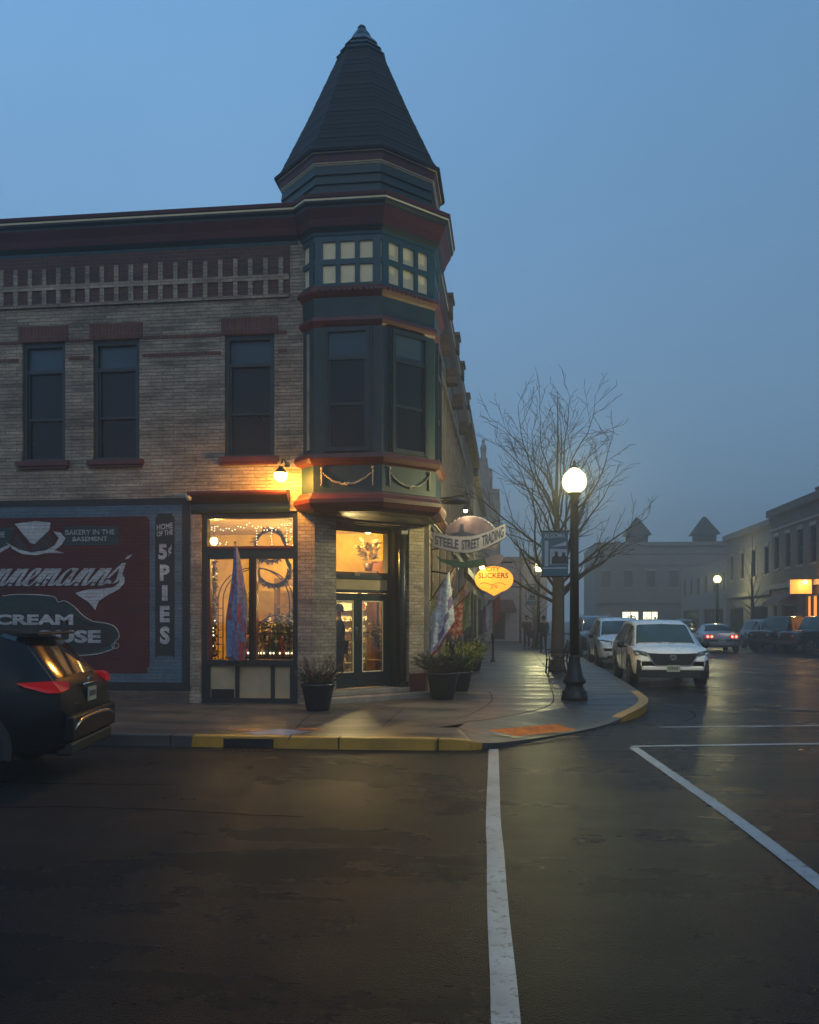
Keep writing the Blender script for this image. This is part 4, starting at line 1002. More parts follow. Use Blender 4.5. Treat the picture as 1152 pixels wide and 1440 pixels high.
put_text(mb, 'SLICKERS', OV, ovp(673, 0)[0], ovp(715, 0)[0], ovp(0, 817)[1], ovp(0, 810)[1], .064, bold=.02)
put_text(mb, "J'S", OV, ovp(690, 0)[0], ovp(700, 0)[0], ovp(0, 831)[1], ovp(0, 826)[1], .064, bold=.01)
mb.tube([OV(*(lambda q: (q[0], .064, q[1]))(ovp(676+t*3, 821-1.5*math.sin(t*.9)))) for t in range(13)], .006, 4); mb.build('lettering', M['wood'], ov)
mb = MB(); mb.tube([(-1.68, 22, 3.14), (.1, 22, 3.14)], .02, 6); mb.tube([(-.55, 22, 3.14), (-.55, 22, 3.04)], .01, 6); mb.tube([(-.15, 22, 3.14), (-.15, 22, 3.04)], .01, 6); mb.build('bracket', M['iron'], ov)
q = on_front(678, 798, 21.8); mb = MB(); mb.sphere((q[0], 21.8, q[1]), .06, 12); mb.build('bulb', emit('amber_bulb', (1, .5, .15), 25), ov)
point('sign_light', (q[0]+.06, 21.62, q[1]-.15), 12, (1.0, .42, .08), .04, ov)

# ---- flags hanging along the street facade (waved cloth with thickness)
def flag(name, p0, p1, drop, label, cols, seed, sag=.0, grp=None, px0=None):
    """cloth hanging from a sloping pole p0 (wall) -> p1 (tip)"""
    rr = random.Random(seed); p0 = Vector(p0); p1 = Vector(p1)
    g = empty(name, tuple(p0), label=label, cat='flag', group=grp)
    mb = MB(); mb.tube([p0, p1+(p1-p0).normalized()*.06], .012, 6); mb.sphere(p1+(p1-p0).normalized()*.08, .02, 8); mb.build('pole', M['wood'], g)
    nu, nv = 12, 16; mb = MB(); V = []
    side = (p1-p0).cross(Vector((0, 0, 1))).normalized()
    for j in range(nv+1):
        for i in range(nu+1):
            s = i/nu; t = j/nv
            base = p0+(p1-p0)*(.12+.85*s)
            fold = math.sin(s*13+seed+t*2)*.04*(.3+t)+math.sin(s*5+t*4+seed)*.03
            gather = (0.5-s)*(sag*t)
            q = base+(p1-p0)*gather+side*fold+Vector((0, 0, -drop*t*(1-.10*abs(s-.5))))
            V.append(q)
    fs = []; ms = []
    for j in range(nv):
        for i in range(nu): fs.append((j*(nu+1)+i, j*(nu+1)+i+1, (j+1)*(nu+1)+i+1, (j+1)*(nu+1)+i)); ms.append(cols(i/nu, j/nv, rr))
    for f, k in zip(fs, ms): pass
    o = len(mb.v); mb.v += [tuple(v) for v in V]
    for f, k in zip(fs, ms): mb.f.append([a+o for a in f]); mb.m.append(k); mb.sm.append(True)
    ob = mb.build('cloth', [M['fl_white'], M['fl_pink'], M['fl_blue'], M['fl_red'], M['fl_green'], M['fl_yellow'], M['fl_purple']], g)
    sm = ob.modifiers.new('thick', 'SOLIDIFY'); sm.thickness = .004
    return g
for nm, c_ in (('fl_white', (.52, .53, .55)), ('fl_pink', (.50, .34, .27)), ('fl_blue', (.14, .20, .34)), ('fl_red', (.34, .06, .06)), ('fl_green', (.10, .16, .11)), ('fl_yellow', (.42, .38, .12)), ('fl_purple', (.20, .13, .25))):
    m, nt, b, out = new_mat(nm); b.inputs['Base Color'].default_value = (*c_, 1); b.inputs['Roughness'].default_value = .8
    n_ = N(nt, 'ShaderNodeTexNoise', i_Scale=14.0, i_Detail=4.0); tcx = N(nt, 'ShaderNodeTexCoord'); nt.links.new(tcx.outputs['Object'], n_.inputs['Vector'])
    nt.links.new(mix_col(nt, ramp(nt, n_.outputs[0], .35, .65), tuple(x*.6 for x in c_), tuple(min(1, x*1.2) for x in c_)), b.inputs['Base Color']); M[nm] = m
# furled flag in front of the shop window
fx = on_front(333, 0, 14.95)[0]
def furled(x, y, zt, zb_, label):
    g = empty('furled_flag', (x, y+.2, zt), label=label, cat='flag')
    mb = MB(); mb.tube([(x-.02, 15.02, 2.60), (x-.01, y-.02, zt+.06)], .012, 6); mb.sphere((x-.01, y-.02, zt+.09), .025, 8); mb.build('pole', M['wood'], g)
    mb = MB(); n_ = 22; V = []
    for j in range(25):
        t = j/24; z = zt-(zt-zb_)*t; r = .018+.115*min(1, t*1.6)**.9*(1-.25*max(0, t-.75)*4*.6)
        for k in range(n_):
            w = 2*math.pi*k/n_; q = r*(1+.42*math.sin(w*4+t*1.5)+.2*math.sin(w*7-t*3))
            V.append((x+q*math.cos(w)*1.05+.03*math.sin(t*3), y+q*math.sin(w)*.6, z+.05*math.sin(w*2)*t))
    o = len(mb.v); mb.v += V
    for j in range(24):
        for k in range(n_):
            mb.f.append([j*n_+k, j*n_+(k+1) % n_, (j+1)*n_+(k+1) % n_, (j+1)*n_+k]); mb.sm.append(True)
            mb.m.append(0 if (k//3+j//6) % 4 == 0 else (2 if (k+j//4) % 5 else 1))
    mb.build('cloth', [M['fl_purple'], M['fl_red'], M['fl_blue']], g)
furled(fx, 14.90, 2.98, .98, 'blue and purple flag hanging furled in front of the shop window')
flag('flag', (-1.60, 17.15, 2.02), (-1.16, 17.1, 2.66), 1.25, 'large pale patterned flag on the street side nearest the corner', lambda s, t, r: 5 if (t < .25 and s < .22) else 1 if (t < .22 and s < .45) else (3 if t > .90 else (6 if (int(s*5)+int(t*7)) % 7 == 0 else 0)), 3, sag=-.45)
flag('flag', (-1.66, 19.4, 2.15), (-1.18, 19.1, 2.92), .62, 'peach lit flag below the ribbon sign on the street side', lambda s, t, r: 1, 5, sag=.1)
flag('flag', (-1.66, 22.6, 1.75), (-.9, 22.2, 2.45), .9, 'green and orange flag beside the third shop window', lambda s, t, r: 4 if s > .5 else (1 if r.random() < .4 else 3), 8, sag=.2)
flag('flag', (-1.66, 24.6, 2.15), (-1.12, 24.3, 2.8), .55, 'pale pink pennant left of the oval sign', lambda s, t, r: 1 if s > .4 else 0, 9, sag=.1)
flag('flag', (-1.5, 40.5, 1.9), (-.35, 40.0, 2.85), 1.2, 'red white and dark flag far along the pavement wall', lambda s, t, r: 3 if s > .66 else (0 if s > .33 else 6), 10, sag=.1)

# ================================================================== PLANTERS
def planter(x, y, sc, label, seed, kinds, pot_h=.48, pot_r=.29):
    rr = random.Random(seed); g = empty('planter', (x, y, ZW), label=label, cat='planter')
    mb = MB(); mb.lathe([(pot_r*.62, 0), (pot_r*.70, .02), (pot_r*.93, pot_h*.75), (pot_r, pot_h*.88), (pot_r*1.06, pot_h*.9), (pot_r*1.06, pot_h), (pot_r*.95, pot_h), (pot_r*.93, pot_h-.05)], (x, y, ZW), 28, cap=False)
    mb.lathe([(.001, pot_h-.055), (pot_r*.935, pot_h-.05)], (x, y, ZW), 28, cap=False)
    mb.build('pot', M['pot'], g)
    for kname, cnt, h, w, L, wd, up in kinds:
        mb = MB(); st = MB()
        nst = max(8, cnt//22)
        for s_ in range(nst):
            a = rr.uniform(0, 6.28); r0 = pot_r*.8*rr.random()**.5; spread = w*rr.uniform(.3, 1)
            p = Vector((x+r0*math.cos(a), y+r0*math.sin(a), ZW+pot_h-.05)); hh = h*rr.uniform(.55, 1.05); path = [p]
            for q in range(1, 7):
                t = q/6; path.append(p+Vector((math.cos(a)*spread*t**1.4+rr.uniform(-.015, .015), math.sin(a)*spread*t**1.4+rr.uniform(-.015, .015), hh*t*(1-.35*t*(1-up)))))
            st.tube(path, [.006*(1-.7*k/6) for k in range(7)], 4)
            for q in range(cnt//nst):
                k = rr.uniform(1.2, 6); i = min(5, int(k)); pp = path[i].lerp(path[i+1], k-i); d = (path[i+1]-path[i]).normalized()
                d = d+Vector((rr.uniform(-1, 1), rr.uniform(-1, 1), rr.uniform(-.5, .8)))
                mb.leaf(pp, d, L*rr.uniform(.6, 1.3), wd)
        mb.build('foliage', M[kname], g); st.build('stem', M['twig'], g)
    return g
p1 = on_ground(447, 999, ZW); p2 = on_ground(621, 985, ZW)
planter(p1[0], p1[1]-.0, 1, 'dark round pot of dry brown twigs left of the entrance door', 1, [('leaf_dry', 900, .55, .30, .07, .010, .9), ('leaf_dark', 900, .35, .34, .08, .014, .3)], .46, .28)
planter(p2[0], p2[1]+.25, 1, 'dark pot of drooping evergreens right of the entrance door', 2, [('leaf_dark', 2200, .50, .46, .10, .016, .3), ('leaf_dry', 160, .50, .15, .08, .02, 1)], .52, .31)
planter(-1.02, 18.3, 1, 'pot of yellow green foliage behind the evergreen pot', 3, [('leaf_lime', 1500, .70, .42, .09, .035, .8), ('leaf_dark', 500, .4, .35, .09, .016, .4)], .42, .25)
planter(-1.15, 21.8, 1, 'third pot of dark bush farther along the street wall', 4, [('leaf_dark', 1400, .75, .42, .10, .02, .8), ('leaf_lime', 250, .45, .45, .09, .03, .5)], .45, .28)
planter(-1.0, 25.2, 1, 'fourth pot of low foliage farthest along the street wall', 5, [('leaf_lime', 500, .45, .35, .09, .03, .6), ('leaf_dark', 500, .5, .35, .09, .03, .6)], .4, .25)
# dark carved post by the planters
c_ = on_ground(635, 972, ZW); mb = MB(); mb.lathe([(.05, 0), (.04, .3), (.03, .8), (.06, .86), (.05, .94), (.07, 1.0), (.045, 1.06), (.02, 1.12)], (-1.16, 17.6, ZW), 10)
tag(mb.build('garden_post', M['black']), 'small black carved post rising among the planters', 'post')
c_ = on_ground(695, 928, ZW); mb = MB(); mb.lathe([(.10, 0), (.10, .03), (.045, .06), (.04, .75), (.07, .8), (.07, .95), (.03, 1.05)], (-.55, 31.0, ZW), 10)
tag(mb.build('bollard', M['black']), 'dark slim bollard on the pavement beyond the planters', 'bollard')

# ================================================================== STREET LAMPS
M['lampglow'] = lamp_globe('street_globe', (1.0, .86, .40), 7, .7)
def street_lamp(H=4.15):
    root = empty('street_lamp', (0, 0, 0))
    mb = MB(); mb.lathe([(.25, 0), (.25, .08), (.235, .10), (.235, .16), (.19, .20), (.165, .26), (.17, .30), (.215, .33), (.22, .37), (.195, .40), (.16, .48), (.13, .62), (.105, .76), (.11, .80), (.11, .83), (.088, .86)], (0, 0, 0), 16); mb.build('base', M['iron'], root)
    mb = MB(); mb.lathe([(.086, .86), (.078, 2.4), (.070, H-.42)], (0, 0, 0), 16); mb.lathe([(.07, H-.42), (.10, H-.40), (.10, H-.36), (.075, H-.33), (.09, H-.27), (.13, H-.24), (.13, H-.20)], (0, 0, 0), 16)
    for q in range(12):
        w = q/12*6.283; mb.tube([(.083*math.cos(w), .083*math.sin(w), .88), (.069*math.cos(w), .069*math.sin(w), H-.45)], .008, 4)
    mb.build('post', M['iron'], root)
    mb = MB(); mb.lathe([(.10, -.20), (.19, -.13), (.235, 0), (.205, .13), (.12, .22), (.08, .25)], (0, 0, H), 20); mb.build('globe', M['lampglow'], root)
    mb = MB(); mb.lathe([(.09, .251), (.10, .27), (.05, .31), (.02, .34), (.035, .37), (.005, .43)], (0, 0, H), 12); mb.build('finial', M['iron'], root)
    point('globe_light', (0, 0, H), 640, (1.0, .93, .40), .10, root)
    return root
L1 = street_lamp(); a_ = on_ground(808, 984, ZW)
L2 = copy_tree(L1); L3 = copy_tree(L1)
lp = [(L1, (1.25, 16.5), 'nearest lit street lamp, on the pavement corner'), (L2, at_depth(757.5, 43.7), 'second lit street lamp along the left pavement behind the tree'), (L3, at_depth(1009, 62), 'lit street lamp across the street near the brown shops')]
for o, (x, y), lb in lp: o.location = (x, y, ZW); tag(o, lb, 'street lamp', 'globe street lamps')
L3.location.z = -.35+ZW*0
for ch in children(L3):
    if ch.type == 'LIGHT': ch.data = ch.data.copy(); ch.data.energy = 560; L3.scale = (1.18, 1.18, 1.18)
# banners
M['ban_blue'] = mat('banner_blue', (.035, .12, .17), .6, var=.2, scale=5)
M['ban_pale'] = mat('banner_pale', (.34, .38, .42), .6, var=.15)
M['ban_dark'] = mat('banner_dark', (.03, .035, .05), .6)
def banner(x, y, z0, z1, w, label, full=True):
    F = Frame(x, y-.0, 1, -.12)
    g = empty('street_banner', (x, y, z1), label=label, cat='banner')
    mb = MB(); a, b = -w-.12, -.12
    mb.fbox(F, a, b, -.008, .008, z0, z1); mb.build('cloth', M['ban_blue'], g)
    mb = MB()
    for z in (z0-.015, z1+.015): mb.tube([F(a-.03, 0, z), F(0, 0, z)], .014, 6)
    mb.build('bracket', M['iron'], g)
    mb = MB(); H = z1-z0; n1 = .010
    mb.prism([(a+.06, z0+.22*H), (a+.13, z0+.22*H), (a+.13, z0+.80*H), (a+.06, z0+.80*H)][::1], F, .008, n1)
    mb.prism([(a+.18, z0+.66*H), (b-.03, z0+.68*H), (b-.03, z0+.78*H)], F, .008, n1)
    mb.prism([(a+.16, z0+.26*H), (b-.02, z0+.26*H), (b-.02, z0+.60*H), (a+.16, z0+.62*H)], F, .008, n1)
    mb.prism([(a+.02, z0+.16*H), (b-.02, z0+.16*H), (b-.02, z0+.19*H), (a+.02, z0+.19*H)], F, .008, n1)
    mb.build('picture', M['ban_pale'], g)
    mb = MB()
    for k, (u, h_) in enumerate(((a+.28, .15), (a+.42, .13))):
        mb.prism([(u-.09, z0+.27*H), (u+.09, z0+.27*H), (u+.08, z0+.42*H), (u+.03, z0+.46*H), (u+.03, z0+(.40+h_)*H), (u-.03, z0+(.40+h_)*H), (u-.03, z0+.46*H), (u-.08, z0+.42*H)], F, n1, n1+.002)
    mb.build('picture_figures', M['ban_dark'], g)
    mb = MB(); put_text(mb, 'ALGOMA', F, a+.05, b-.05, z1-.115, z1-.025, .013, bold=.015); mb.build('lettering', M['ban_pale'], g)
banner(1.25, 16.5, 2.52, 3.36, .50, 'blue town banner on the nearest street lamp post')
x, y = at_depth(757.5, 43.7); banner(x, y, 2.45, 3.45, .55, 'hazy town banner on the second lamp post')

# ================================================================== BARE TREES
def bare_tree(x, y, H, W_, label, seed, limbs=15, trunk_r=.21, fork=2.6, depth=3, twig=1.0, spread=1.0):
    rr = random.Random(seed); root = empty('bare_tree', (x, y, ZW), label=label, cat='tree')
    T = MB(); base = Vector((x, y, ZW)); top = base+Vector((.03, 0, H*.52))
    T.tube([base, base+Vector((0, 0, .15)), base+Vector((.02, 0, fork*.5)), base+Vector((.03, 0, fork)), base+Vector((.0, .02, H*.42)), base+Vector((-.03, .0, H*.62)), base+Vector((.02, 0, H*.80)), base+Vector((.0, 0, H*.97))],
           [trunk_r*1.3, trunk_r*1.05, trunk_r*.92, trunk_r*.85, trunk_r*.5, trunk_r*.26, trunk_r*.12, .006], 10)
    T.build('trunk', M['bark'], root)
    C = MB()
    def grow(p, d, L, r, lev, up):
        n_ = max(4, int(L/.28)); path = [p.copy()]; rad = [r]; q = p.copy(); dd = d.normalized()
        for i in range(n_):
            t = (i+1)/n_
            dd = (dd+Vector((rr.gauss(0, .12), rr.gauss(0, .12), rr.gauss(0, .07)+up*.07))).normalized()
            q = q+dd*(L/n_); path.append(q.copy()); rad.append(max(.0065, r*(1-.86*t)))
            if lev < depth and t > .22 and rr.random() < (.78 if lev == 1 else .62)*twig:
                ax = dd.orthogonal().normalized(); ax.rotate(Matrix.Rotation(rr.uniform(0, 6.28), 3, dd))
                nd = (dd*1.0+ax*rr.uniform(.45, .95)).normalized()
                grow(q, nd, L*(1-t*.55)*rr.uniform(.32, .55), max(.005, rad[-1]*.62), lev+1, up)
        C.tube(path, rad, 5 if lev == 1 else 3, cap=False)
        if lev >= 2: C.leaf(path[-1], dd, .03, .014)
    for k in range(limbs):
        t = (k+.5)/limbs; z = fork*.72+(H*.58-fork*.72)*t**1.1
        az = k*2.399+rr.uniform(-.3, .3)
        if t < .55: az = (0.0 if k % 2 else math.pi)+rr.gauss(0, .75)
        incl = R(58-46*t+rr.uniform(-9, 9))
        d = Vector((math.sin(incl)*math.cos(az), math.sin(incl)*math.sin(az), math.cos(incl)))
        L = (W_*(1.02-.25*t))/max(.62, math.sin(incl)+.25)*rr.uniform(.78, 1.02)*spread*(.86 if math.cos(az) > .3 else .86)
        L = min(L, (H-z)/max(.35, math.cos(incl))*.98)
        grow(base+Vector((.02, 0, z)), d, L, trunk_r*(.30-.15*t), 1, .8 if t < .5 else .35)
    C.build('crown', M['twig'], root)
    return root
x, y = at_depth(784, 25.0); bare_tree(x, y, 8.5, 3.8, 'tall bare tree spreading behind the nearest street lamp', 21, limbs=26, trunk_r=.20, fork=2.7, twig=1.75)
x, y = at_depth(752, 45); bare_tree(x, y, 5.2, 1.7, 'small bare tree beside the second street lamp', 5, limbs=14, trunk_r=.14, fork=2.0, depth=2)
x, y = at_depth(1058, 56); bare_tree(x, y, 7.6, 1.9, 'bare tree in front of the brown shops across the street', 8, limbs=12, trunk_r=.15, fork=2.2, depth=2)
x, y = at_depth(1040, 66); bare_tree(x, y, 7.0, 1.7, 'farther bare tree behind the lamp across the street', 9, limbs=10, trunk_r=.14, fork=2.2, depth=2)

# ---- slatted metal bench seen from its end, and utility pole
bx, by = at_depth(787, 22.9)
g = empty('park_bench', (bx, by, ZW), label='black slatted metal bench beneath the tall bare tree', cat='bench')
mb = MB()
for k in range(6): mb.box(bx-.30+k*.075, bx-.30+k*.075+.055, by-.1, by+1.45, ZW+.44, ZW+.46)
mb.build('seat', M['iron'], g)
mb = MB()
for k in range(6): mb.box(bx+.20+k*.018, bx+.225+k*.018, by-.1, by+1.45, ZW+.50+k*.072, ZW+.555+k*.072)
mb.build('backrest', M['iron'], g)
for yy in (by-.12, by+1.42):
    mb = MB(); mb.tube([(bx-.30, yy, ZW), (bx-.27, yy, ZW+.42), (bx-.29, yy, ZW+.66), (bx+.20, yy, ZW+.66)], .022, 6); mb.tube([(bx+.26, yy, ZW), (bx+.18, yy, ZW+.45), (bx+.32, yy, ZW+.95)], .022, 6); mb.tube([(bx-.28, yy, ZW+.16), (bx+.24, yy, ZW+.16)], .016, 6); mb.tube([(bx-.28, yy, ZW+.42), (bx+.2, yy, ZW+.42)], .02, 6)
    mb.build('end_frame', M['iron'], g)
x, y = at_depth(732, 55); mb = MB(); mb.tube([(x, y, 0), (x, y, 6.2)], .07, 8); tag(mb.build('utility_pole', M['bark']), 'thin plain pole rising from the far pavement', 'pole')
# ================================================================== OTHER BUILDINGS
def plain_building(name, F, u1, H, depth, label, wm, floors, shop=None, cornice=None, cat='building', trim='stone', lit=None, pane='dark_pane'):
    """F: frame of the visible facade, body behind it (n<0)"""
    g = empty(name, F(0, 0, 0), label=label, cat=cat)
    mb = MB(); holes = []
    for (z0, z1, n_, w) in floors:
        pit = u1/n_
        for k in range(n_): c = pit*(k+.5); holes.append((c-w/2, c+w/2, z0, z1))
    sh_ = shop or []
    holed_wall(mb, F, 0, u1, 0, H, holes+[(a, b, c, d) for a, b, c, d, *_ in sh_], -.35, 0)
    mb.fbox(F, 0, .3, -depth, -.35, 0, H-.02); mb.fbox(F, u1-.3, u1, -depth, -.35, 0, H-.02); mb.fbox(F, .3, u1-.3, -depth, -depth+.3, 0, H-.02)
    mb.build('wall', wm, g)
    mb = MB(); mb.fbox(F, .3, u1-.3, -depth+.3, -.35, H-.5, H-.4); mb.build('roof', M['black'], g)
    for h in holes:
        f = MB(); a, b, c, d = h
        f.fbox(F, a, a+.07, -.22, -.10, c, d); f.fbox(F, b-.07, b, -.22, -.10, c, d); f.fbox(F, a+.07, b-.07, -.22, -.10, d-.07, d); f.fbox(F, a+.07, b-.07, -.22, -.10, c, c+.06); f.fbox(F, a+.07, b-.07, -.21, -.12, (c+d)/2-.025, (c+d)/2+.025)
        w = f.build('window', M['green_d'], g)
        p = MB(); p.fbox(F, a, b, -.26, -.22, c, d); p.build('pane', M[pane], w)
        p = MB(); p.fbox(F, a-.08, b+.08, .001, .06, c-.12, c); p.build('sill', M[trim], w)
        p = MB(); p.fbox(F, a-.08, b+.08, .001, .05, d, d+.22); p.build('lintel', M[trim], w)
    for a, b, c, d, *rest in sh_:
        f = MB(); f.fbox(F, a, a+.1, -.25, -.06, c, d); f.fbox(F, b-.1, b, -.25, -.06, c, d); f.fbox(F, a+.1, b-.1, -.25, -.06, d-.1, d)
        k = a+1.0
        while k < b-.4: f.fbox(F, k-.03, k+.03, -.24, -.08, c, d-.1); k += 1.0
        w = f.build('shop_window', M['green_d'], g)
        p = MB(); p.fbox(F, a, b, -.30, -.25, c, d); p.build('pane', rest[0] if rest else M['dark_pane'], w)
        if rest:
            rr = random.Random(int(a*10)); q = MB()
            for k in range(int((b-a)/.28)):
                u = a+.2+k*.28; q.fbox(F, u, u+rr.uniform(.08, .2), -.249, -.235, c, c+rr.uniform(.2, .75)*(d-c))
            q.build('display', M['wood'], w)
    for z, h, o_, mt in (cornice or []):
        p = MB(); p.fbox(F, -.02, u1+.02, .001, o_, z, z+h); p.build('cornice', M[mt], g)
    return g
# row down the street on the left side
M['hazed_pane'] = mat('hazed_window', (.07, .075, .08), .5)  # panes paled: the haze of distance is put into their colour
M['far_wall'] = mat('far_render', (.17, .155, .145), .9, var=.25, bump=.3)
M['lit_far'] = emit('lit_far_shop', (1.0, .93, .62), 2.6, (.5, .5, .4))
M['lit_amber2'] = emit('lit_amber_shop', (1.0, .34, .05), 1.5, (.5, .3, .1))
plain_building('brown_brick_building', Frame(-1.72, 32.02, 0, 1), 10.6, 9.7, 12, 'brown brick building next down the street behind the corner building', M['far_brick'], [(4.8, 6.9, 5, 1.0)], [(.6, 4.6, .6, 3.0), (5.4, 10, .6, 3.0)], [(3.4, .25, .22, 'redtrim'), (9.2, .5, .3, 'far_brick')])
plain_building('tan_shop_building', Frame(-1.78, 42.7, 0, 1), 17, 9.4, 12, 'hazy tan building beyond the brown brick one on the left', M['greyblock'], [(4.8, 6.9, 7, 1.0)], [(.6, 7, .6, 3.0), (8, 15, .6, 3.0)], [(3.4, .25, .2, 'stone'), (8.8, .5, .3, 'stone')])
g = plain_building('stepped_gable_building', Frame(-3.0, 72, 1, 0), 2.25, 12.6, 9, 'tall grey hazy building with a stepped gable and statue on top', M['stone'], [(7.5, 9.3, 1, .8)], None, [(12.2, .3, .15, 'stone')])
mb = MB(); mb.box(-3.0, -1.35, 72.0, 74, 12.62, 14.3); mb.box(-3.0, -1.75, 72.1, 74, 14.3, 15.0); mb.build('gable', M['stone'], g)
mb = MB(); mb.lathe([(.35, 0), (.35, .3), (.22, .35), (.25, .9), (.28, 1.2), (.16, 1.5), (.10, 1.55), (.15, 1.7), (.13, 1.85), (.02, 1.95)], (-2.1, 72.6, 15.0), 10); mb.build('statue', M['stone'], g)
plain_building('pale_side_building', Frame(-1.62, 60, 1, 0), 4.3, 6.0, 9, 'low pale lilac wall closing the far end of the left pavement', mat('lilac_wall', (.34, .29, .33), .85, var=.2), [], [(.5, 1.4, .25, 2.3)], [(5.7, .3, .12, 'stone')])
aw = MB(); aw.add([(-1.4, 59.9, 3.0), (.3, 59.9, 3.0), (.55, 59.0, 2.35), (-1.4, 59.0, 2.35)], [(0, 1, 2, 3)]); aw.add([(-1.4, 59.0, 2.35), (.55, 59.0, 2.35), (.55, 59.02, 2.1), (-1.4, 59.02, 2.1)], [(0, 1, 2, 3)])
ob = aw.build('awning', M['maroon']); tag(ob, 'maroon awning above the pavement far along the left wall', 'awning'); sm = ob.modifiers.new('t', 'SOLIDIFY'); sm.thickness = .03
# right side of the street
plain_building('brown_shop_building', Frame(17.2, 58.5, 0, -1), 20, 8.7, 14, 'large brown two storey shop building with an orange lit front across the street', M['far_brick'], [(4.9, 7.0, 9, .9)],
               [(.55, 1.15, .3, 2.6, M['lit_warm']), (2.2, 5.0, .6, 2.6), (6.1, 9.0, .4, 3.1, M['lit_amber2']), (9.6, 13, .4, 3.1, M['lit_amber2'])], [(3.6, .3, .25, 'stone'), (8.3, .45, .35, 'far_brick'), (7.4, .12, .12, 'stone')])
for u0_, u1_, col in ((2.0, 5.2, 'maroon'), (13.4, 17.5, 'green')):
    Fa = Frame(17.2, 58.5, 0, -1); a_ = MB(); a_.add([Fa(u0_, .02, 3.3), Fa(u1_, .02, 3.3), Fa(u1_, 1.1, 2.7), Fa(u0_, 1.1, 2.7), Fa(u0_, 1.1, 2.5), Fa(u1_, 1.1, 2.5)], [(0, 1, 2, 3), (3, 2, 5, 4)])
    o_ = a_.build('awning', M[col]); sm = o_.modifiers.new('t', 'SOLIDIFY'); sm.thickness = .03
    tag(o_, {'maroon': 'maroon awning over the dark shop window left of the orange box sign', 'green': 'green awning on the brown shop building near the right edge'}[col], 'awning')
for yy, xx in ((55, 19.0), (45, 19.5), (66, 20.0)):
    a_ = MB(); a_.box(xx, xx+.9, yy, yy+.6, 8.2, 9.7); a_.box(xx-.06, xx+.96, yy-.06, yy+.66, 9.7, 9.85); tag(a_.build('chimney_stack', M['far_brick']), {55: 'short brick chimney on the brown shop roof, the far one', 45: 'short brick chimney on the brown shop roof, the near one', 66: 'brick chimney on the pale grey building across the street'}[yy], 'chimney')
g = empty('box_sign', (16.0, 47.2, 3.2), label='plain glowing orange box sign on the brown shop building', cat='shop sign')
q0 = on_front(1112, 817, 0.001)
SX = Frame(0, 50.0, 1, 0); a0, a1 = on_front(1112, 817, 50)[0], on_front(1141, 817, 50)[0]
mb = MB(); mb.fbox(SX, a0, a1, -.1, .1, 3.1, 3.88); mb.build('sign_face', M['lit_amber2'], g); mb = MB(); mb.fbox(SX, a0-.05, 17.15, -.12, .12, 3.881, 3.95); mb.build('bracket', M['iron'], g)
mb = MB(); mb.sphere((a0+.7, 49.75, 3.74), .11, 10); mb.build('bulb', M['bulb'], g); point('sign_light', (a0+.7, 49.4, 3.6), 60, (1, .5, .12), .05, g)
plain_building('grey_shop_building', Frame(17.4, 71, 0, -1), 12.3, 8.4, 14, 'pale grey hazy building between the brown shops and the gabled block', M['far_wall'], [(4.7, 6.6, 4, 1.0)], [(1, 5, .6, 2.6), (7, 11, .6, 2.6)], [(7.9, .4, .3, 'far_wall'), (3.3, .3, .3, 'far_wall')], pane='hazed_pane')
g = plain_building('low_grey_building', Frame(17.6, 90, 0, -1), 18.8, 6.6, 12, 'lower hazy building behind the grey one on the right', M['stone'], [(4.0, 5.5, 6, 1.0)], [(1, 8, .6, 2.6), (10, 17, .6, 2.6)])
# far block with two pointed gables closing the street
x0 = at_depth(836, 96)[0]; FB = Frame(x0, 97, 1, .0)
U = lambda px: at_depth(px, 97)[0]-x0
g = plain_building('gabled_block', FB, 19.5, 10.2, 14, 'wide hazy block closing the street with two pointed gables and lit windows', M['far_wall'], [(5.2, 7.0, 8, .9)],
                   [(U(871), U(895), .9, 2.55, M['lit_far']), (U(899), U(921), .9, 2.55, M['lit_far']), (U(962), U(993), .9, 2.55, M['lit_far']), (U(1003), U(1010), 1.6, 2.2, M['lit_warm'])], [(9.8, .35, .3, 'far_wall'), (8.9, .14, .12, 'far_wall'), (7.6, .10, .08, 'far_wall'), (3.4, .25, .2, 'far_wall')], pane='hazed_pane')
for px, w in ((893, 1.45), (984, 1.45)):
    u = U(px); mb = MB(); P4 = [FB(u-w*.8, .3, 10.21), FB(u+w*.8, .3, 10.21), FB(u+w*.8, -2.0, 10.21), FB(u-w*.8, -2.0, 10.21)]
    mb.fbox(FB, u-w*.72, u+w*.72, -2.0, .3, 10.2, 11.0)
    B4 = [FB(u-w, .5, 11.0), FB(u+w, .5, 11.0), FB(u+w, -2.3, 11.0), FB(u-w, -2.3, 11.0)]; T4 = [FB(u-.15, -.75, 13.0), FB(u+.15, -.75, 13.0), FB(u+.15, -1.05, 13.0), FB(u-.15, -1.05, 13.0)]
    mb.add(B4+T4, [(0, 1, 5, 4), (1, 2, 6, 5), (2, 3, 7, 6), (3, 0, 4, 7), (4, 5, 6, 7), (3, 2, 1, 0)]); mb.build('pointed_gable', M['shingle'], g)
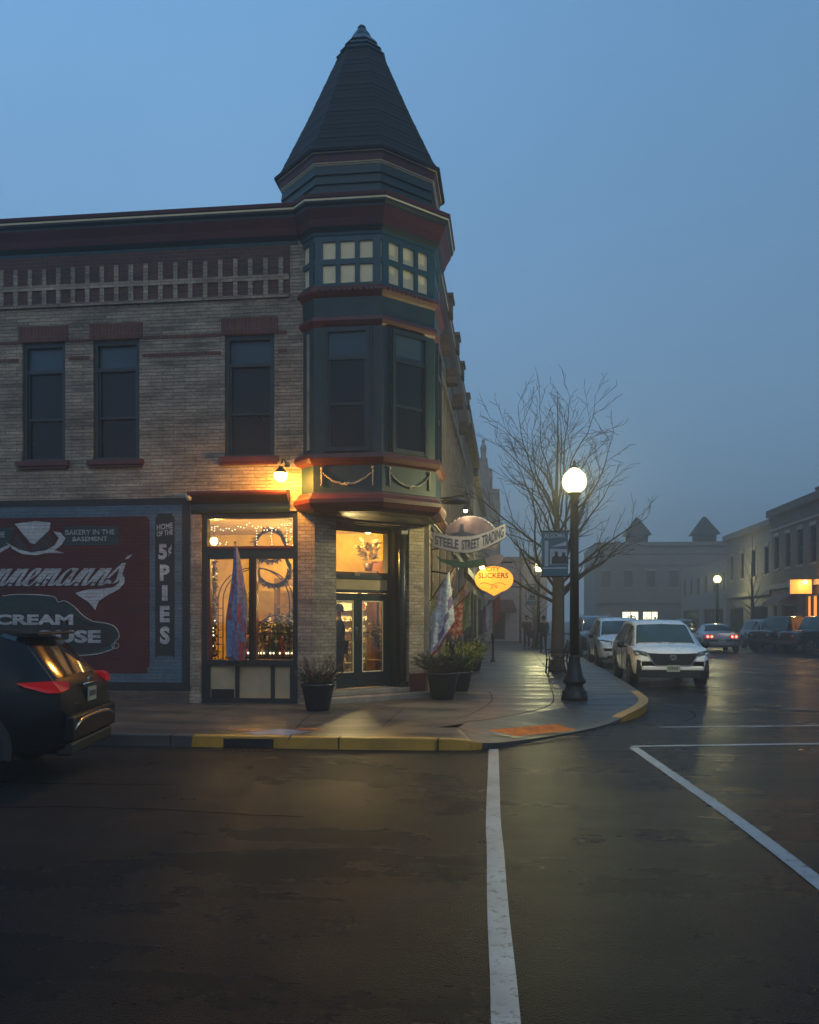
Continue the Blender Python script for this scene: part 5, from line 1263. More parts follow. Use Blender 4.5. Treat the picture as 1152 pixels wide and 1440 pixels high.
# ================================================================== VEHICLES (local: +x = front, y across, z up, origin at rear-axle-line centre of the body tail)
M['car_white'] = mat('white_car_paint', (.80, .81, .79), .28, var=.04, coat=1)
M['car_black'] = mat('black_car_paint', (.003, .0035, .005), .38, var=.1, coat=.12, spec=.2)
M['car_silver'] = mat('silver_car_paint', (.22, .22, .24), .3, metal=.5, var=.05, coat=1)
M['car_dark'] = mat('dark_car_paint', (.016, .018, .022), .25, var=.1, coat=1)
M['car_glass'] = mat('car_glass', (.006, .009, .010), .09, var=.3, scale=1, spec=.4)
M['wind_glass'] = mat('wet_windscreen', (.035, .065, .062), .22, var=.25, scale=2, spec=.5)
M['plastic'] = mat('black_trim_plastic', (.010, .010, .011), .5, var=.2)
M['tyre'] = mat('tyre_rubber', (.009, .009, .010), .75, var=.3)
M['rim'] = mat('alloy_rim', (.16, .16, .17), .35, metal=.8, var=.2)
M['chrome'] = mat('chrome', (.55, .53, .50), .16, metal=1, var=.1)
M['lens'] = mat('headlamp_lens', (.12, .14, .13), .1, var=.4, scale=20)
M['tail_off'] = mat('red_lens', (.30, .006, .008), .15, var=.3, scale=8)
M['tail_dim'] = emit('red_lens_lit', (1.0, .015, .02), .12, (.3, .005, .006))
M['tail_on'] = emit('brake_light', (1.0, .12, .08), 9, (.4, .01, .01))
M['plate'] = mat('licence_plate', (.35, .38, .33), .5, var=.1)
M['plate_ink'] = mat('plate_ink', (.03, .03, .05), .5)

def loft_car(name, st, mats_, parent):
    """st: list of (x, zb, belt, ztop, w, wg). ring of 15 points round the section"""
    V = []; nr = 0
    for x, zb, bl_, zt, w, wg in st:
        h = [(0, zb), (w*.80, zb), (w*.95, zb+.07), (w*1.0, zb+.28), (w*1.0, bl_-.16), (w*.965, bl_), (wg, zt-.05), (wg*.86, zt-.005), (0, zt+.012)]
        ring = [(x, -a, z) for a, z in h]+[(x, a, z) for a, z in h[-2:0:-1]]
        nr = len(ring); V += ring
    fs = []; mb = MB(); n_ = len(st)
    for i in range(n_-1):
        for k in range(nr): fs.append((i*nr+k, (i+1)*nr+k, (i+1)*nr+(k+1) % nr, i*nr+(k+1) % nr))
    fs.append(tuple(range(nr))); fs.append(tuple((n_-1)*nr+k for k in range(nr-1, -1, -1)))
    mb.add(V, fs, 0, True)
    ob = mb.build(name, mats_, parent)
    me = ob.data
    bm = __import__('bmesh').new(); bm.from_mesh(me)
    for e in bm.edges:
        if len(e.link_faces) == 2 and e.calc_face_angle(0) > R(32): e.smooth = False
    bm.normal_update(); bm.to_mesh(me); bm.free()
    return ob, V, nr
def inset_quad(mb, P, a, o, sx=.06, sz=.06, ex=(0, 0)):
    """pane inside quad P (4 points), inset by fractions, lifted o along normal"""
    P = [Vector(p) for p in P]; nrm = (P[1]-P[0]).cross(P[3]-P[0]).normalized()
    def bl(s, t): return (P[0]*(1-s)+P[1]*s)*(1-t)+(P[3]*(1-s)+P[2]*s)*t
    q = [bl(sx, sz), bl(1-sx, sz), bl(1-sx, 1-sz), bl(sx, 1-sz)]
    mb.add([p+nrm*o for p in q]+[p-nrm*.01 for p in q], [(0, 1, 2, 3), (0, 4, 5, 1), (1, 5, 6, 2), (2, 6, 7, 3), (3, 7, 4, 0)], a)
SUV = [(0, .42, .70, .76, .80, .62), (.07, .30, .92, .98, .89, .72), (.16, .27, 1.02, 1.06, .92, .74), (.50, .26, 1.06, 1.56, .93, .66), (.72, .26, 1.06, 1.63, .93, .66), (1.5, .26, 1.04, 1.67, .94, .68),
       (2.45, .26, 1.02, 1.66, .94, .68), (2.90, .26, 1.01, 1.58, .94, .66), (3.62, .27, 1.00, 1.05, .93, .78), (4.1, .27, .95, 1.01, .92, .74), (4.42, .28, .86, .93, .88, .68), (4.54, .33, .78, .84, .80, .60), (4.58, .38, .70, .74, .74, .55)]
SED = [(0, .40, .72, .82, .78, .62), (.07, .30, .90, .98, .86, .70), (.5, .25, .94, 1.03, .89, .74), (.95, .24, .95, 1.06, .90, .74), (1.55, .24, .95, 1.38, .91, .60), (2.3, .24, .93, 1.44, .91, .62), (2.9, .24, .92, 1.40, .91, .62),
       (3.65, .25, .90, .95, .90, .76), (4.2, .26, .83, .88, .88, .70), (4.6, .28, .74, .79, .84, .62), (4.75, .36, .64, .68, .74, .5)]
def wheel(x, y, r, wd, root):
    sgn = 1 if y > 0 else -1
    g = MB()
    def ring(prof, mt, name, par):
        mb = MB(); V = []; n_ = 28
        for rr_, yy in prof:
            for k in range(n_): w = 2*math.pi*k/n_; V.append((x+rr_*math.cos(w), y+sgn*yy, r+rr_*math.sin(w)))
        fs = [(i*n_+k, i*n_+(k+1) % n_, (i+1)*n_+(k+1) % n_, (i+1)*n_+k) for i in range(len(prof)-1) for k in range(n_)]
        fs.append(tuple((len(prof)-1)*n_+k for k in range(n_))); mb.add(V, fs, 0, True); return mb.build(name, mt, par)
    t = ring([(r*.6, -wd), (r*.95, -wd), (r, -wd*.85), (r, -.02), (r*.96, 0), (r*.70, .004), (r*.66, -.012)], M['tyre'], 'wheel', root)
    ring([(r*.665, -.006), (r*.60, -.004), (r*.55, -.05)], M['plastic'], 'hub', t)
    mb = MB()
    for k in range(5):
        w = k*2*math.pi/5+.3; d = .12
        mb.tube([(x+.04*math.cos(w), y-sgn*.012, r+.04*math.sin(w)), (x+r*.62*math.cos(w-.1), y-sgn*.012, r+r*.62*math.sin(w-.1))], [.03, .022], 5)
        mb.tube([(x+.04*math.cos(w), y-sgn*.012, r+.04*math.sin(w)), (x+r*.62*math.cos(w+.28), y-sgn*.012, r+r*.62*math.sin(w+.28))], [.025, .018], 5)
    n_ = 24
    mb.tube([(x+r*.64*math.cos(k/n_*6.2832), y-sgn*.008, r+r*.64*math.sin(k/n_*6.2832)) for k in range(n_+1)], .014, 5)
    mb.build('rim', M['rim'], t)
    return t
def car(kind, st, paint, x_wheels, name='parked_car', lights='off', rails=False, cladding=True, glassm='car_glass', r=.36, zs=1.0):
    root = empty(name)
    st = [(a, b*1.0, c*zs, d*zs, e, f) for a, b, c, d, e, f in st]
    body, V, nr = loft_car('body', st, [M[paint]], root)
    P = lambda i, k: V[i*nr+(k % nr)]
    # glazing
    sg_ = [i for i in range(len(st)-1) if min(st[i][3]-st[i][2], st[i+1][3]-st[i+1][2]) > .3*zs]
    for side in (5, 10):
        for i in sg_:
            if i+1 < len(st):
                mb = MB()
                q = [P(i, side), P(i+1, side), P(i+1, side+1), P(i, side+1)]
                if side == 10: q = [P(i, 10), P(i+1, 10), P(i+1, 9), P(i, 9)][::1]
                if side == 10: q = [q[1], q[0], q[3], q[2]]
                L = abs(st[i+1][0]-st[i][0])
                inset_quad(mb, q, 0, .006, min(.2, .035/L), .08); mb.build('side_window', M[glassm], root)
    # triangular front-door glass and rear quarter glass under the sloping screens
    def screen(i, nm, mt, fwd):
        mb = MB()
        L_, R_ = 7, 9
        a = [P(i, 6), P(i, 10), P(i+1, 10), P(i+1, 6)]
        if not fwd: a = a[::-1]; a = [a[0], a[1], a[2], a[3]]
        A = [Vector(P(i, k)) for k in (6, 7, 8, 9, 10)]; Bq = [Vector(P(i+1, k)) for k in (6, 7, 8, 9, 10)]
        s0, s1 = .07, .93
        rows = []
        for s in (s0, s1):
            row = [A[k]*(1-s)+Bq[k]*s for k in range(5)]
            row[0] = row[0]*.93+row[1]*.07 if True else row[0]; row[4] = row[4]*.93+row[3]*.07
            row[0] = row[0]+(row[1]-row[0])*.35; row[4] = row[4]+(row[3]-row[4])*.35
            rows.append(row)
        nrm = Vector((1 if fwd else -1, 0, .9)).normalized()
        vs = [p+nrm*.008 for p in rows[0]]+[p+nrm*.008 for p in rows[1]]+[p-nrm*.01 for p in rows[0]]+[p-nrm*.01 for p in rows[1]]
        fs = [(k, k+1, k+6, k+5) for k in range(4)]+[(0, 10, 11, 1), (5, 6, 16, 15), (0, 5, 15, 10), (4, 14, 19, 9)]
        mb.add(vs, fs, 0, True); return mb.build(nm, M[mt], root)
    iw = max(i for i in range(len(st)-1) if st[i][3]-st[i][2] > .3*zs)      # roof front -> cowl
    ir = min(i for i in range(1, len(st)) if st[i][3]-st[i][2] > .3*zs)-1
    wsn = screen(iw, 'windscreen', 'wind_glass' if glassm == 'car_glass' else glassm, True)
    rwn = screen(ir, 'rear_window', 'car_glass', False)
    # triangles beside the windscreen
    for s_ in (-1, 1):
        a = Vector(P(iw, 5 if s_ < 0 else 11)); b_ = Vector(P(iw, 6 if s_ < 0 else 10)); c_ = Vector(P(iw+1, 5 if s_ < 0 else 11))
        m_ = (a+b_+c_)/3; tri = [p*.84+m_*.16 for p in (a, b_, c_)]
        mb = MB(); mb.add([p+Vector((0, s_*.012, .003)) for p in tri], [(0, 1, 2)]); mb.build('side_window', M[glassm], root)
    # mirrors
    xm = st[iw+1][0]-.38
    for s_ in (-1, 1):
        mb = MB(); mb.lathe([(.001, -.09), (.07, -.075), (.10, -.02), (.10, .04), (.06, .085), (.001, .09)], (xm, s_*(.93+.14), 1.03*zs), 12); mb.box(xm-.03, xm+.03, min(s_*.86, s_*1.02), max(s_*.86, s_*1.02), .96*zs, 1.0*zs); mb.build('wing_mirror', M['plastic'], root)
    for xw in x_wheels:
        for s_ in (-1, 1):
            w_ = [a for a in st if a[0] <= xw][-1][4]
            mb = MB(); n_ = 26; V2 = []
            pts = [(xw+(r+.09)*math.cos(k/n_*2*math.pi), max(.27, r+(r+.09)*math.sin(k/n_*2*math.pi))) for k in range(n_)]
            V2 = [(a, s_*(w_+.006), z) for a, z in pts]+[(a, s_*(w_-.05), z) for a, z in pts]
            mb.add(V2, [tuple(range(n_)), *[(k, (k+1) % n_, (k+1) % n_+n_, k+n_) for k in range(n_)]])
            mb.build('arch_shade_disc', M['plastic'], root)  # dark disc stands in for the shaded wheel well and its cladding
            wheel(xw, s_*(w_+.015), r, .22, root)
    if cladding:
        for s_ in (-1, 1): mb = MB(); mb.box(x_wheels[0]+r+.05, x_wheels[1]-r-.05, min(s_*.90, s_*.955), max(s_*.90, s_*.955), .24, .40)
        mb.build('sill_cladding', M['plastic'], root)
    if rails:
        for s_ in (-1, 1):
            mb = MB(); mb.tube([(.75, s_*.60, 1.64*zs), (.85, s_*.60, 1.71*zs), (2.5, s_*.60, 1.72*zs), (2.75, s_*.60, 1.65*zs)], .018, 6); mb.build('roof_rail', M['chrome'], root)
    # door gaps
    mb = MB()
    for s_ in (-1, 1):
        for xx in (1.35, 2.45, 3.35):
            mb.tube([(xx, s_*.945, .42), (xx, s_*.946, .90), (xx+.02, s_*.915, 1.02*zs)], .006, 4)
    mb.build('door_gap', M['black'], root)
    return root
def plate(root, x, y, z, fwd, txt=''):
    mb = MB(); s_ = 1 if fwd else -1; F = Frame(x, y, 0, s_)
    mb.fbox(F, -.155, .155, .0, .012, z-.08, z+.08); p = mb.build('licence_plate', M['plate'], root)
    mb = MB()
    for k in range(6): mb.fbox(F, -.12+k*.042, -.095+k*.042, .013, .015, z-.03, z+.035)
    mb.build('plate_characters', M['plate_ink'], p)
# ---- compact white SUV facing the camera (dark grille, slim lamps)
def white_suv():
    c_ = car('suv', SUV, 'car_white', (.85, 3.68), 'parked_car')
    F = Frame(4.58, 0, 0, 1)
    mb = MB(); mb.prism([(-.60, .86), (-.50, .62), (-.42, .56), (.42, .56), (.50, .62), (.60, .86), (.30, .845), (-.30, .845)], Frame(4.545, 0, 0, 1), -.06, .055); gr_ = mb.build('grille', M['plastic'], c_)
    mb = MB()
    Fg = Frame(4.60, 0, 0, 1)
    for z in (.60, .65, .70, .75, .80): mb.fbox(Fg, -.48, .48, .0, .006, z-.004, z+.004)
    mb.build('grille_bar', M['black'], gr_)
    # round maker's emblem (stylised wing in a ring)
    mb = MB(); mb.tube([Fg(.075*math.cos(t/16*6.2832), .012, .755+.055*math.sin(t/16*6.2832)) for t in range(17)], .008, 5); mb.tube([Fg(-.07, .014, .775), Fg(-.03, .014, .765), Fg(0, .014, .735), Fg(.03, .014, .765), Fg(.07, .014, .775)], .007, 5); mb.build('emblem', M['chrome'], gr_)
    mb = MB(); mb.tube([Fg(-.58, .004, .83), Fg(-.46, .006, .60), Fg(-.40, .006, .55), Fg(.40, .006, .55), Fg(.46, .006, .60), Fg(.58, .004, .83)], .010, 5); mb.build('grille_trim', M['chrome'], gr_)
    for s_ in (-1, 1):
        mb = MB(); mb.add([(4.50, s_*.60, .87), (4.565, s_*.60, .79), (4.45, s_*.875, .80), (4.33, s_*.91, .86), (4.33, s_*.895, .905), (4.42, s_*.80, .91)], [(0, 1, 2, 3, 4, 5) if s_ > 0 else (5, 4, 3, 2, 1, 0)])
        hl = mb.build('headlight', M['lens'], c_); so_ = hl.modifiers.new('t', 'SOLIDIFY'); so_.thickness = .05; so_.offset = 0
        mb = MB(); mb.sphere((4.535, s_*.70, .845), .03, 8); mb.build('projector', M['chrome'], hl)
        mb = MB(); mb.prism([(s_*.86, .42), (s_*.70, .44), (s_*.74, .66), (s_*.84, .70)][::int(s_)], Frame(4.50, 0, 0, 1), -.03, .062); mb.build('air_duct', M['plastic'], c_)
    mb = MB(); mb.add([(4.50, -.86, .26), (4.625, -.62, .26), (4.625, .62, .26), (4.50, .86, .26), (4.52, -.87, .43), (4.63, -.64, .45), (4.63, .64, .45), (4.52, .87, .43), (4.3, -.8, .24), (4.3, .8, .24)],
                     [(0, 1, 5, 4), (1, 2, 6, 5), (2, 3, 7, 6), (4, 5, 6, 7), (8, 9, 3, 2, 1, 0)]); mb.build('lower_bumper', M['plastic'], c_)
    mb = MB(); mb.box(4.50, 4.60, -.72, .72, .44, .55); mb.build('bumper', M['car_white'], c_, bevel=.03)
    plate(c_, 4.635, 0, .49, True)
    mb = MB(); mb.prism([(-.07, 1.50), (.07, 1.50), (.05, 1.42), (-.05, 1.42)][::-1], Frame(3.02, 0, 0, 1), -.04, -.02); mb.build('rear_view_mirror', M['plastic'], c_)
    for s_ in (-1, 1):
        mb = MB(); mb.tube([(3.60, s_*.10, 1.075), (3.50, s_*.55+.1, 1.11)], .008, 4); mb.build('wiper', M['plastic'], c_)
    return c_
def ordinary_suv(paint, glassm='car_glass', rails=True, zs=1.04, name='parked_car'):
    c_ = car('suv', SUV, paint, (.85, 3.68), name, rails=rails, zs=zs, glassm=glassm)
    mb = MB(); mb.prism([(-.42, .88), (-.36, .66), (.36, .66), (.42, .88)], Frame(4.545, 0, 0, 1), -.06, .05); g_ = mb.build('grille', M['plastic'], c_)
    mb = MB()
    for z in (.70, .76, .82): mb.fbox(Frame(4.597, 0, 0, 1), -.36, .36, 0, .008, z-.008, z+.008)
    mb.build('grille_bar', M['chrome'], g_)
    for s_ in (-1, 1):
        mb = MB(); mb.add([(4.52, s_*.45, .90), (4.57, s_*.45, .76), (4.46, s_*.86, .76), (4.30, s_*.915, .84), (4.22, s_*.90, .95), (4.40, s_*.72, .95)], [(0, 1, 2, 3, 4, 5) if s_ > 0 else (5, 4, 3, 2, 1, 0)])
        hl = mb.build('headlight', M['lens'], c_); so_ = hl.modifiers.new('t', 'SOLIDIFY'); so_.thickness = .04; so_.offset = 0
        mb = MB(); mb.lathe([(.05, 0), (.05, .02)], (4.57, s_*.62, .46), 10); mb.build('fog_lamp', M['lens'], c_)
    mb = MB(); mb.box(4.46, 4.61, -.62, .62, .30, .42); mb.build('lower_bumper', M['plastic'], c_, bevel=.02)
    plate(c_, 4.60, 0, .56, True)
    mb = MB()
    for s_ in (-1, 1): mb.box(.06, .14, min(s_*.62, s_*.88), max(s_*.62, s_*.88), .86, 1.02)
    mb.build('tail_light', M['tail_off'], c_)
    return c_
def place(o, x, y, rz, label, grp=None): o.location = (x, y, 0); o.rotation_euler = (0, 0, rz); tag(o, label, 'car', grp); return o
# SUV front at y=21.2: car faces -Y => rz=-90deg, local origin (tail) at y = 21.2+4.58
place(white_suv(), 3.98, 25.95, R(-90), 'white crossover with wide dark grille parked nearest the corner kerb', 'cars parked along the kerb')
place(ordinary_suv('car_white'), 4.05, 34.9, R(-90), 'second white car with silver roof rails parked behind the nearest white one', 'cars parked along the kerb')
place(ordinary_suv('car_dark', zs=1.10), 4.1, 43.2, R(-90), 'dark car parked third from the corner along the left kerb', 'cars parked along the kerb')
# silver sedan driving away with its brake lights on
s_ = car('sedan', SED, 'car_silver', (.95, 3.75), 'saloon_car', cladding=False, r=.33)
for sg_ in (-1, 1):
    mb = MB(); mb.add([(-.005, sg_*.36, .90), (-.01, sg_*.36, .72), (.02, sg_*.78, .70), (.12, sg_*.865, .74), (.14, sg_*.86, .88), (.03, sg_*.74, .92)], [(0, 1, 2, 3, 4, 5) if sg_ < 0 else (5, 4, 3, 2, 1, 0)])
    tl = mb.build('tail_light', M['tail_dim'], s_); so_ = tl.modifiers.new('t', 'SOLIDIFY'); so_.thickness = .05; so_.offset = 0
    for yy in (.48, .67):
        mb = MB(); mb.sphere((-.015, sg_*yy, .81), .062, 12); mb.build('brake_lamp', M['tail_on'], tl)
mb = MB(); mb.box(-.03, .05, -.70, .70, .30, .40); mb.build('lower_bumper', M['plastic'], s_, bevel=.02); plate(s_, -.012, 0, .60, False)
mb = MB(); mb.sphere((1.6, 0, 1.42), .03, 8); mb.build('aerial', M['plastic'], s_)
x, y = at_depth(1017, 42); place(s_, x, y+.2, R(86), 'silver saloon driving away with glowing red brake lights')
point('brake_glow', (-.35, 0, .8), 10, (1, .08, .05), .1, s_)
# dark cars on the far side
d_ = ordinary_suv('car_dark', zs=1.0, rails=False); x, y = at_depth(1070, 48); place(d_, x+.2, y+2, R(-88), 'dark car parked across the street between the saloon and the boxy one', 'cars parked across the street')
# boxy off-roader at an angle
JEEP = [(0, .48, 1.05, 1.10, .76, .70), (.03, .45, 1.10, 1.74, .80, .68), (.12, .42, 1.10, 1.80, .81, .69), (1.2, .42, 1.10, 1.83, .82, .70), (2.3, .42, 1.10, 1.82, .82, .70), (2.42, .42, 1.10, 1.78, .82, .69),
        (2.72, .42, 1.09, 1.14, .80, .70), (3.6, .44, 1.07, 1.12, .72, .62), (3.95, .46, 1.04, 1.08, .66, .56), (4.0, .5, 1.0, 1.04, .64, .54)]
def boxy(label, x, y, rz):
    j = car('jeep', JEEP, 'car_dark', (.75, 3.25), 'off_road_car', cladding=False, r=.40, glassm='car_glass')
    mb = MB(); mb.box(4.02, 4.16, -.78, .78, .48, .64); mb.build('front_bumper', M['plastic'], j, bevel=.02)
    mb = MB()
    for s_ in (-1, 1):
        mb.box(2.75, 3.85, min(s_*.72, s_*.98), max(s_*.72, s_*.98), .86, .93); mb.box(.3, 1.25, min(s_*.80, s_*.98), max(s_*.80, s_*.98), .86, .93)
    mb.build('mudguard', M['plastic'], j, bevel=.02)
    for s_ in (-1, 1):
        mb = MB(); mb.tube([(4.0, s_*.46, .86), (4.04, s_*.46, .86)], .095, 14); mb.build('headlight', M['lens'], j)
    mb = MB()
    for k in range(7): mb.box(3.99, 4.02, -.27+k*.085, -.235+k*.085, .66, .98)
    mb.build('grille', M['plastic'], j)
    mb = MB(); V_ = [(-.20, .35*math.cos(k/20*6.2832), 1.05+.35*math.sin(k/20*6.2832)) for k in range(20)]; V2 = [(-.02, b, c) for a, b, c in V_]; mb.add(V_+V2, [tuple(range(20)), *[(k, (k+1) % 20, (k+1) % 20+20, k+20) for k in range(20)]]); mb.build('spare_wheel', M['tyre'], j)
    return place(j, x, y, rz, label, 'cars parked across the street')
x, y = at_depth(1152, 41.5); boxy('boxy dark off road car parked at the right edge of the street', x+1.9, y+.6, R(-158))
x, y = at_depth(1098, 44.5); boxy('boxy dark off road car parked left of the other boxy one', x+1.6, y+1.2, R(-140))
x, y = at_depth(966, 64); place(ordinary_suv('car_dark', zs=1.0, rails=False), x, y, R(90), 'dim dark car far up the street left of the saloon')

# ---- black SUV in the left foreground, tail towards the right
BIG = [(0, .45, .78, .84, .84, .66), (.05, .34, .98, 1.04, .93, .76), (.16, .30, 1.06, 1.10, .96, .78), (.52, .28, 1.10, 1.56, .97, .68), (.80, .27, 1.10, 1.65, .97, .68), (1.6, .27, 1.08, 1.71, .98, .70),
       (2.6, .27, 1.06, 1.70, .98, .70), (3.1, .27, 1.05, 1.62, .98, .68), (3.85, .28, 1.04, 1.09, .97, .80), (4.4, .28, 1.0, 1.05, .95, .76), (4.75, .30, .90, .96, .90, .68), (4.9, .38, .76, .80, .78, .55)]
k_ = car('suv', BIG, 'car_black', (1.0, 3.9), 'parked_car', r=.38, zs=.985)
for s_ in (-1, 1):
    mb = MB(); mb.add([(.03, s_*.78, 1.08), (.02, s_*.78, 1.00), (.05, s_*.94, .98), (.40, s_*.99, 1.045), (.48, s_*.985, 1.085), (.13, s_*.955, 1.10), (.16, s_*.985, .98)], [(0, 1, 2, 5) if s_ < 0 else (5, 2, 1, 0), (2, 6, 3, 4, 5) if s_ < 0 else (5, 4, 3, 6, 2)])
    tl = mb.build('tail_light', M['tail_dim'], k_); so_ = tl.modifiers.new('t', 'SOLIDIFY'); so_.thickness = .05; so_.offset = 0
mb = MB(); mb.tube([(-.005, -.30, 1.02), (-.01, 0, 1.025), (-.005, .30, 1.02)], .016, 6); mb.build('handle_strip', M['chrome'], k_)
mb = MB(); mb.tube([(-.045, s*.62, .66-.12*abs(s/1.3)**5) for s in (-1.3, -1.1, -.8, -.4, 0, .4, .8, 1.1, 1.3)], [.012, .03, .03, .024, .024, .024, .03, .03, .012], 8); mb.build('bumper_trim', M['chrome'], k_)
mb = MB(); mb.box(-.06, .12, -.86, .86, .44, .72); mb.build('bumper', M['car_black'], k_, bevel=.03)
mb = MB(); mb.box(-.03, .15, -.80, .80, .28, .43); mb.build('lower_bumper', M['plastic'], k_, bevel=.03)
plate(k_, -.008, 0, .90, False)
mb = MB(); mb.tube([(.02, -.06, 1.07), (.015, 0, 1.09), (.02, .06, 1.07)], .010, 5); mb.tube([(.02, -.035, 1.05), (.015, 0, 1.09), (.02, .035, 1.05)], .008, 5); mb.build('emblem', M['chrome'], k_)
mb = MB(); mb.box(.38, .62, -.62, .62, 1.585, 1.615); mb.build('spoiler', M['car_black'], k_, bevel=.01)
mb = MB(); mb.tube([(.28, .0, 1.20), (.33, -.32, 1.22)], .008, 5); mb.build('rear_wiper', M['plastic'], k_)
mb = MB()
for q in range(7): mb.box(-.012, .02, .46+q*.03, .48+q*.03, .82, .84)
mb.build('badge', M['chrome'], k_)
k_.scale = (.96, .96, .96); place(k_, -4.68, 9.15, R(191), 'black SUV with red tail lights parked in front of the painted mural')
# ================================================================== PEOPLE (skinned skeletons)
M['skin'] = mat('skin', (.30, .17, .12), .6, var=.1)
for nm, c_ in (('coat_dark', (.018, .018, .024)), ('coat_brown', (.045, .028, .022)), ('jeans', (.018, .022, .035)), ('hair', (.012, .008, .006)), ('shoe', (.012, .011, .010)), ('coat_grey', (.03, .03, .034))): M[nm] = mat(nm, c_, .8, var=.3)
def person(x, y, z, rz, label, coat, pants, stride=.18, lean=0, carry=False, h=1.72, hood=False):
    k = h/1.72
    root = empty('person', (x, y, z), rz, label, 'person')
    J = {'pel': (0, 0, .95), 'sp': (0, .01, 1.12), 'ch': (0, .0+lean, 1.32), 'nk': (0, .01+lean, 1.47), 'hd0': (0, -.01+lean, 1.56), 'hd1': (0, -.01+lean, 1.66),
         'hl': (-.09, 0, .90), 'hr': (.09, 0, .90), 'kl': (-.10, -stride*.6, .50), 'kr': (.10, stride*.25, .49), 'al': (-.10, -stride, .09), 'ar': (.10, stride*1.1, .11), 'tl': (-.11, -stride-.17, .03), 'tr': (.11, stride*1.1-.14, .03),
         'sl': (-.18, lean, 1.40), 'sr': (.18, lean, 1.40), 'el': (-.215, .05+lean, 1.13), 'er': (.215, -.05+lean, 1.13), 'wl': (-.19, -.06+lean-(.12 if carry else 0), .90+(.15 if carry else 0)), 'wr': (.19, -.14+lean, .92),
         'pl': (-.21, -.09+lean-(.12 if carry else 0), .82+(.17 if carry else 0)), 'pr': (.21, -.17+lean, .84)}
    Rr = {'pel': .15, 'sp': .14, 'ch': .155, 'nk': .055, 'hd0': .085, 'hd1': .085, 'hl': .095, 'hr': .095, 'kl': .062, 'kr': .062, 'al': .042, 'ar': .042, 'tl': .035, 'tr': .035, 'sl': .065, 'sr': .065, 'el': .045, 'er': .045, 'wl': .03, 'wr': .03, 'pl': .036, 'pr': .036}
    E_ = [('pel', 'sp'), ('sp', 'ch'), ('ch', 'nk'), ('nk', 'hd0'), ('hd0', 'hd1'), ('pel', 'hl'), ('pel', 'hr'), ('hl', 'kl'), ('kl', 'al'), ('al', 'tl'), ('hr', 'kr'), ('kr', 'ar'), ('ar', 'tr'), ('ch', 'sl'), ('sl', 'el'), ('el', 'wl'), ('wl', 'pl'), ('ch', 'sr'), ('sr', 'er'), ('er', 'wr'), ('wr', 'pr')]
    # fingers
    for s_, pk in ((-1, 'pl'), (1, 'pr')):
        bx, by, bz = J[pk]
        for f in range(4):
            a, b = f'f{pk}{f}', f'g{pk}{f}'
            J[a] = (bx, by-.03+f*.02, bz-.05); J[b] = (bx-s_*.015, by-.035+f*.02, bz-.105+abs(f-1.4)*.01); Rr[a] = .010; Rr[b] = .008; E_ += [(pk, a), (a, b)]
        J['t'+pk] = (bx-s_*.02, by-.055, bz-.03); Rr['t'+pk] = .011; E_.append((pk, 't'+pk))
    keys = list(J); me = bpy.data.meshes.new('body')
    me.from_pydata([tuple(c*k for c in J[q]) for q in keys], [(keys.index(a), keys.index(b)) for a, b in E_], [])
    def skinned(name, me, rad, mt, sub=2):
        ob = bpy.data.objects.new(name, me); COL.objects.link(ob); ob.parent = root
        sk = ob.modifiers.new('skin', 'SKIN'); sk.use_smooth_shade = True
        lay = me.skin_vertices[0] if me.skin_vertices else None
        if lay is None:
            bmx = __import__('bmesh').new(); bmx.from_mesh(me); bmx.verts.layers.skin.verify(); bmx.to_mesh(me); bmx.free(); lay = me.skin_vertices[0]
        for i, rr_ in enumerate(rad): lay.data[i].radius = (rr_*k, rr_*k*.85); lay.data[i].use_root = (i == 0)
        ss = ob.modifiers.new('sub', 'SUBSURF'); ss.levels = sub; ss.render_levels = sub
        me.materials.append(mt); return ob
    skinned('body', me, [Rr[q] for q in keys], M['skin'])
    def garment(name, jn, mt, grow, extra=None):
        jj = list(jn); idx = {q: i for i, q in enumerate(jj)}
        m2 = bpy.data.meshes.new(name); m2.from_pydata([tuple(c*k for c in J[q]) for q in jj], [(idx[a], idx[b]) for a, b in E_ if a in idx and b in idx], [])
        return skinned(name, m2, [Rr[q]*(extra.get(q, grow) if extra else grow) for q in jj], mt)
    J['pel'] = J['pel']
    garment('trousers', ['pel', 'hl', 'hr', 'kl', 'kr', 'al', 'ar'], M[pants], 1.22)
    garment('coat', ['sp', 'pel', 'ch', 'hl', 'hr', 'sl', 'sr', 'el', 'er', 'wl', 'wr'], M[coat], 1.30, {'hl': 1.42, 'hr': 1.42, 'wl': 1.5, 'wr': 1.5})
    mb = MB()
    def loc(v): return v
    hc = Vector(J['hd1'])*k
    for s_, t_ in ((-1, 'tl'), (1, 'tr')):
        q = Vector(J[t_])*k; mb = MB(); V_ = []
        for yy, w_, hh in ((.20, .03, .08), (.17, .042, .10), (.08, .045, .09), (0, .05, .06), (-.06, .045, .045), (-.09, .02, .03)):
            for a, b in ((-w_, 0), (w_, 0), (w_*.8, hh), (-w_*.8, hh)): V_.append((q.x+a, q.y+yy, max(0, q.z-.03)+b))
        mb.add(V_, [(i*4+j, i*4+(j+1) % 4, (i+1)*4+(j+1) % 4, (i+1)*4+j) for i in range(5) for j in range(4)]+[(3, 2, 1, 0), (20, 21, 22, 23)], 0, True)
        mb.build('shoe', M['shoe'], root, org=None) if False else None
        ob = mb.build('shoe', M['shoe']); ob.parent = root
    mb = MB(); V_ = []
    # hair / hat cap over the head, open at the face
    n_ = 14
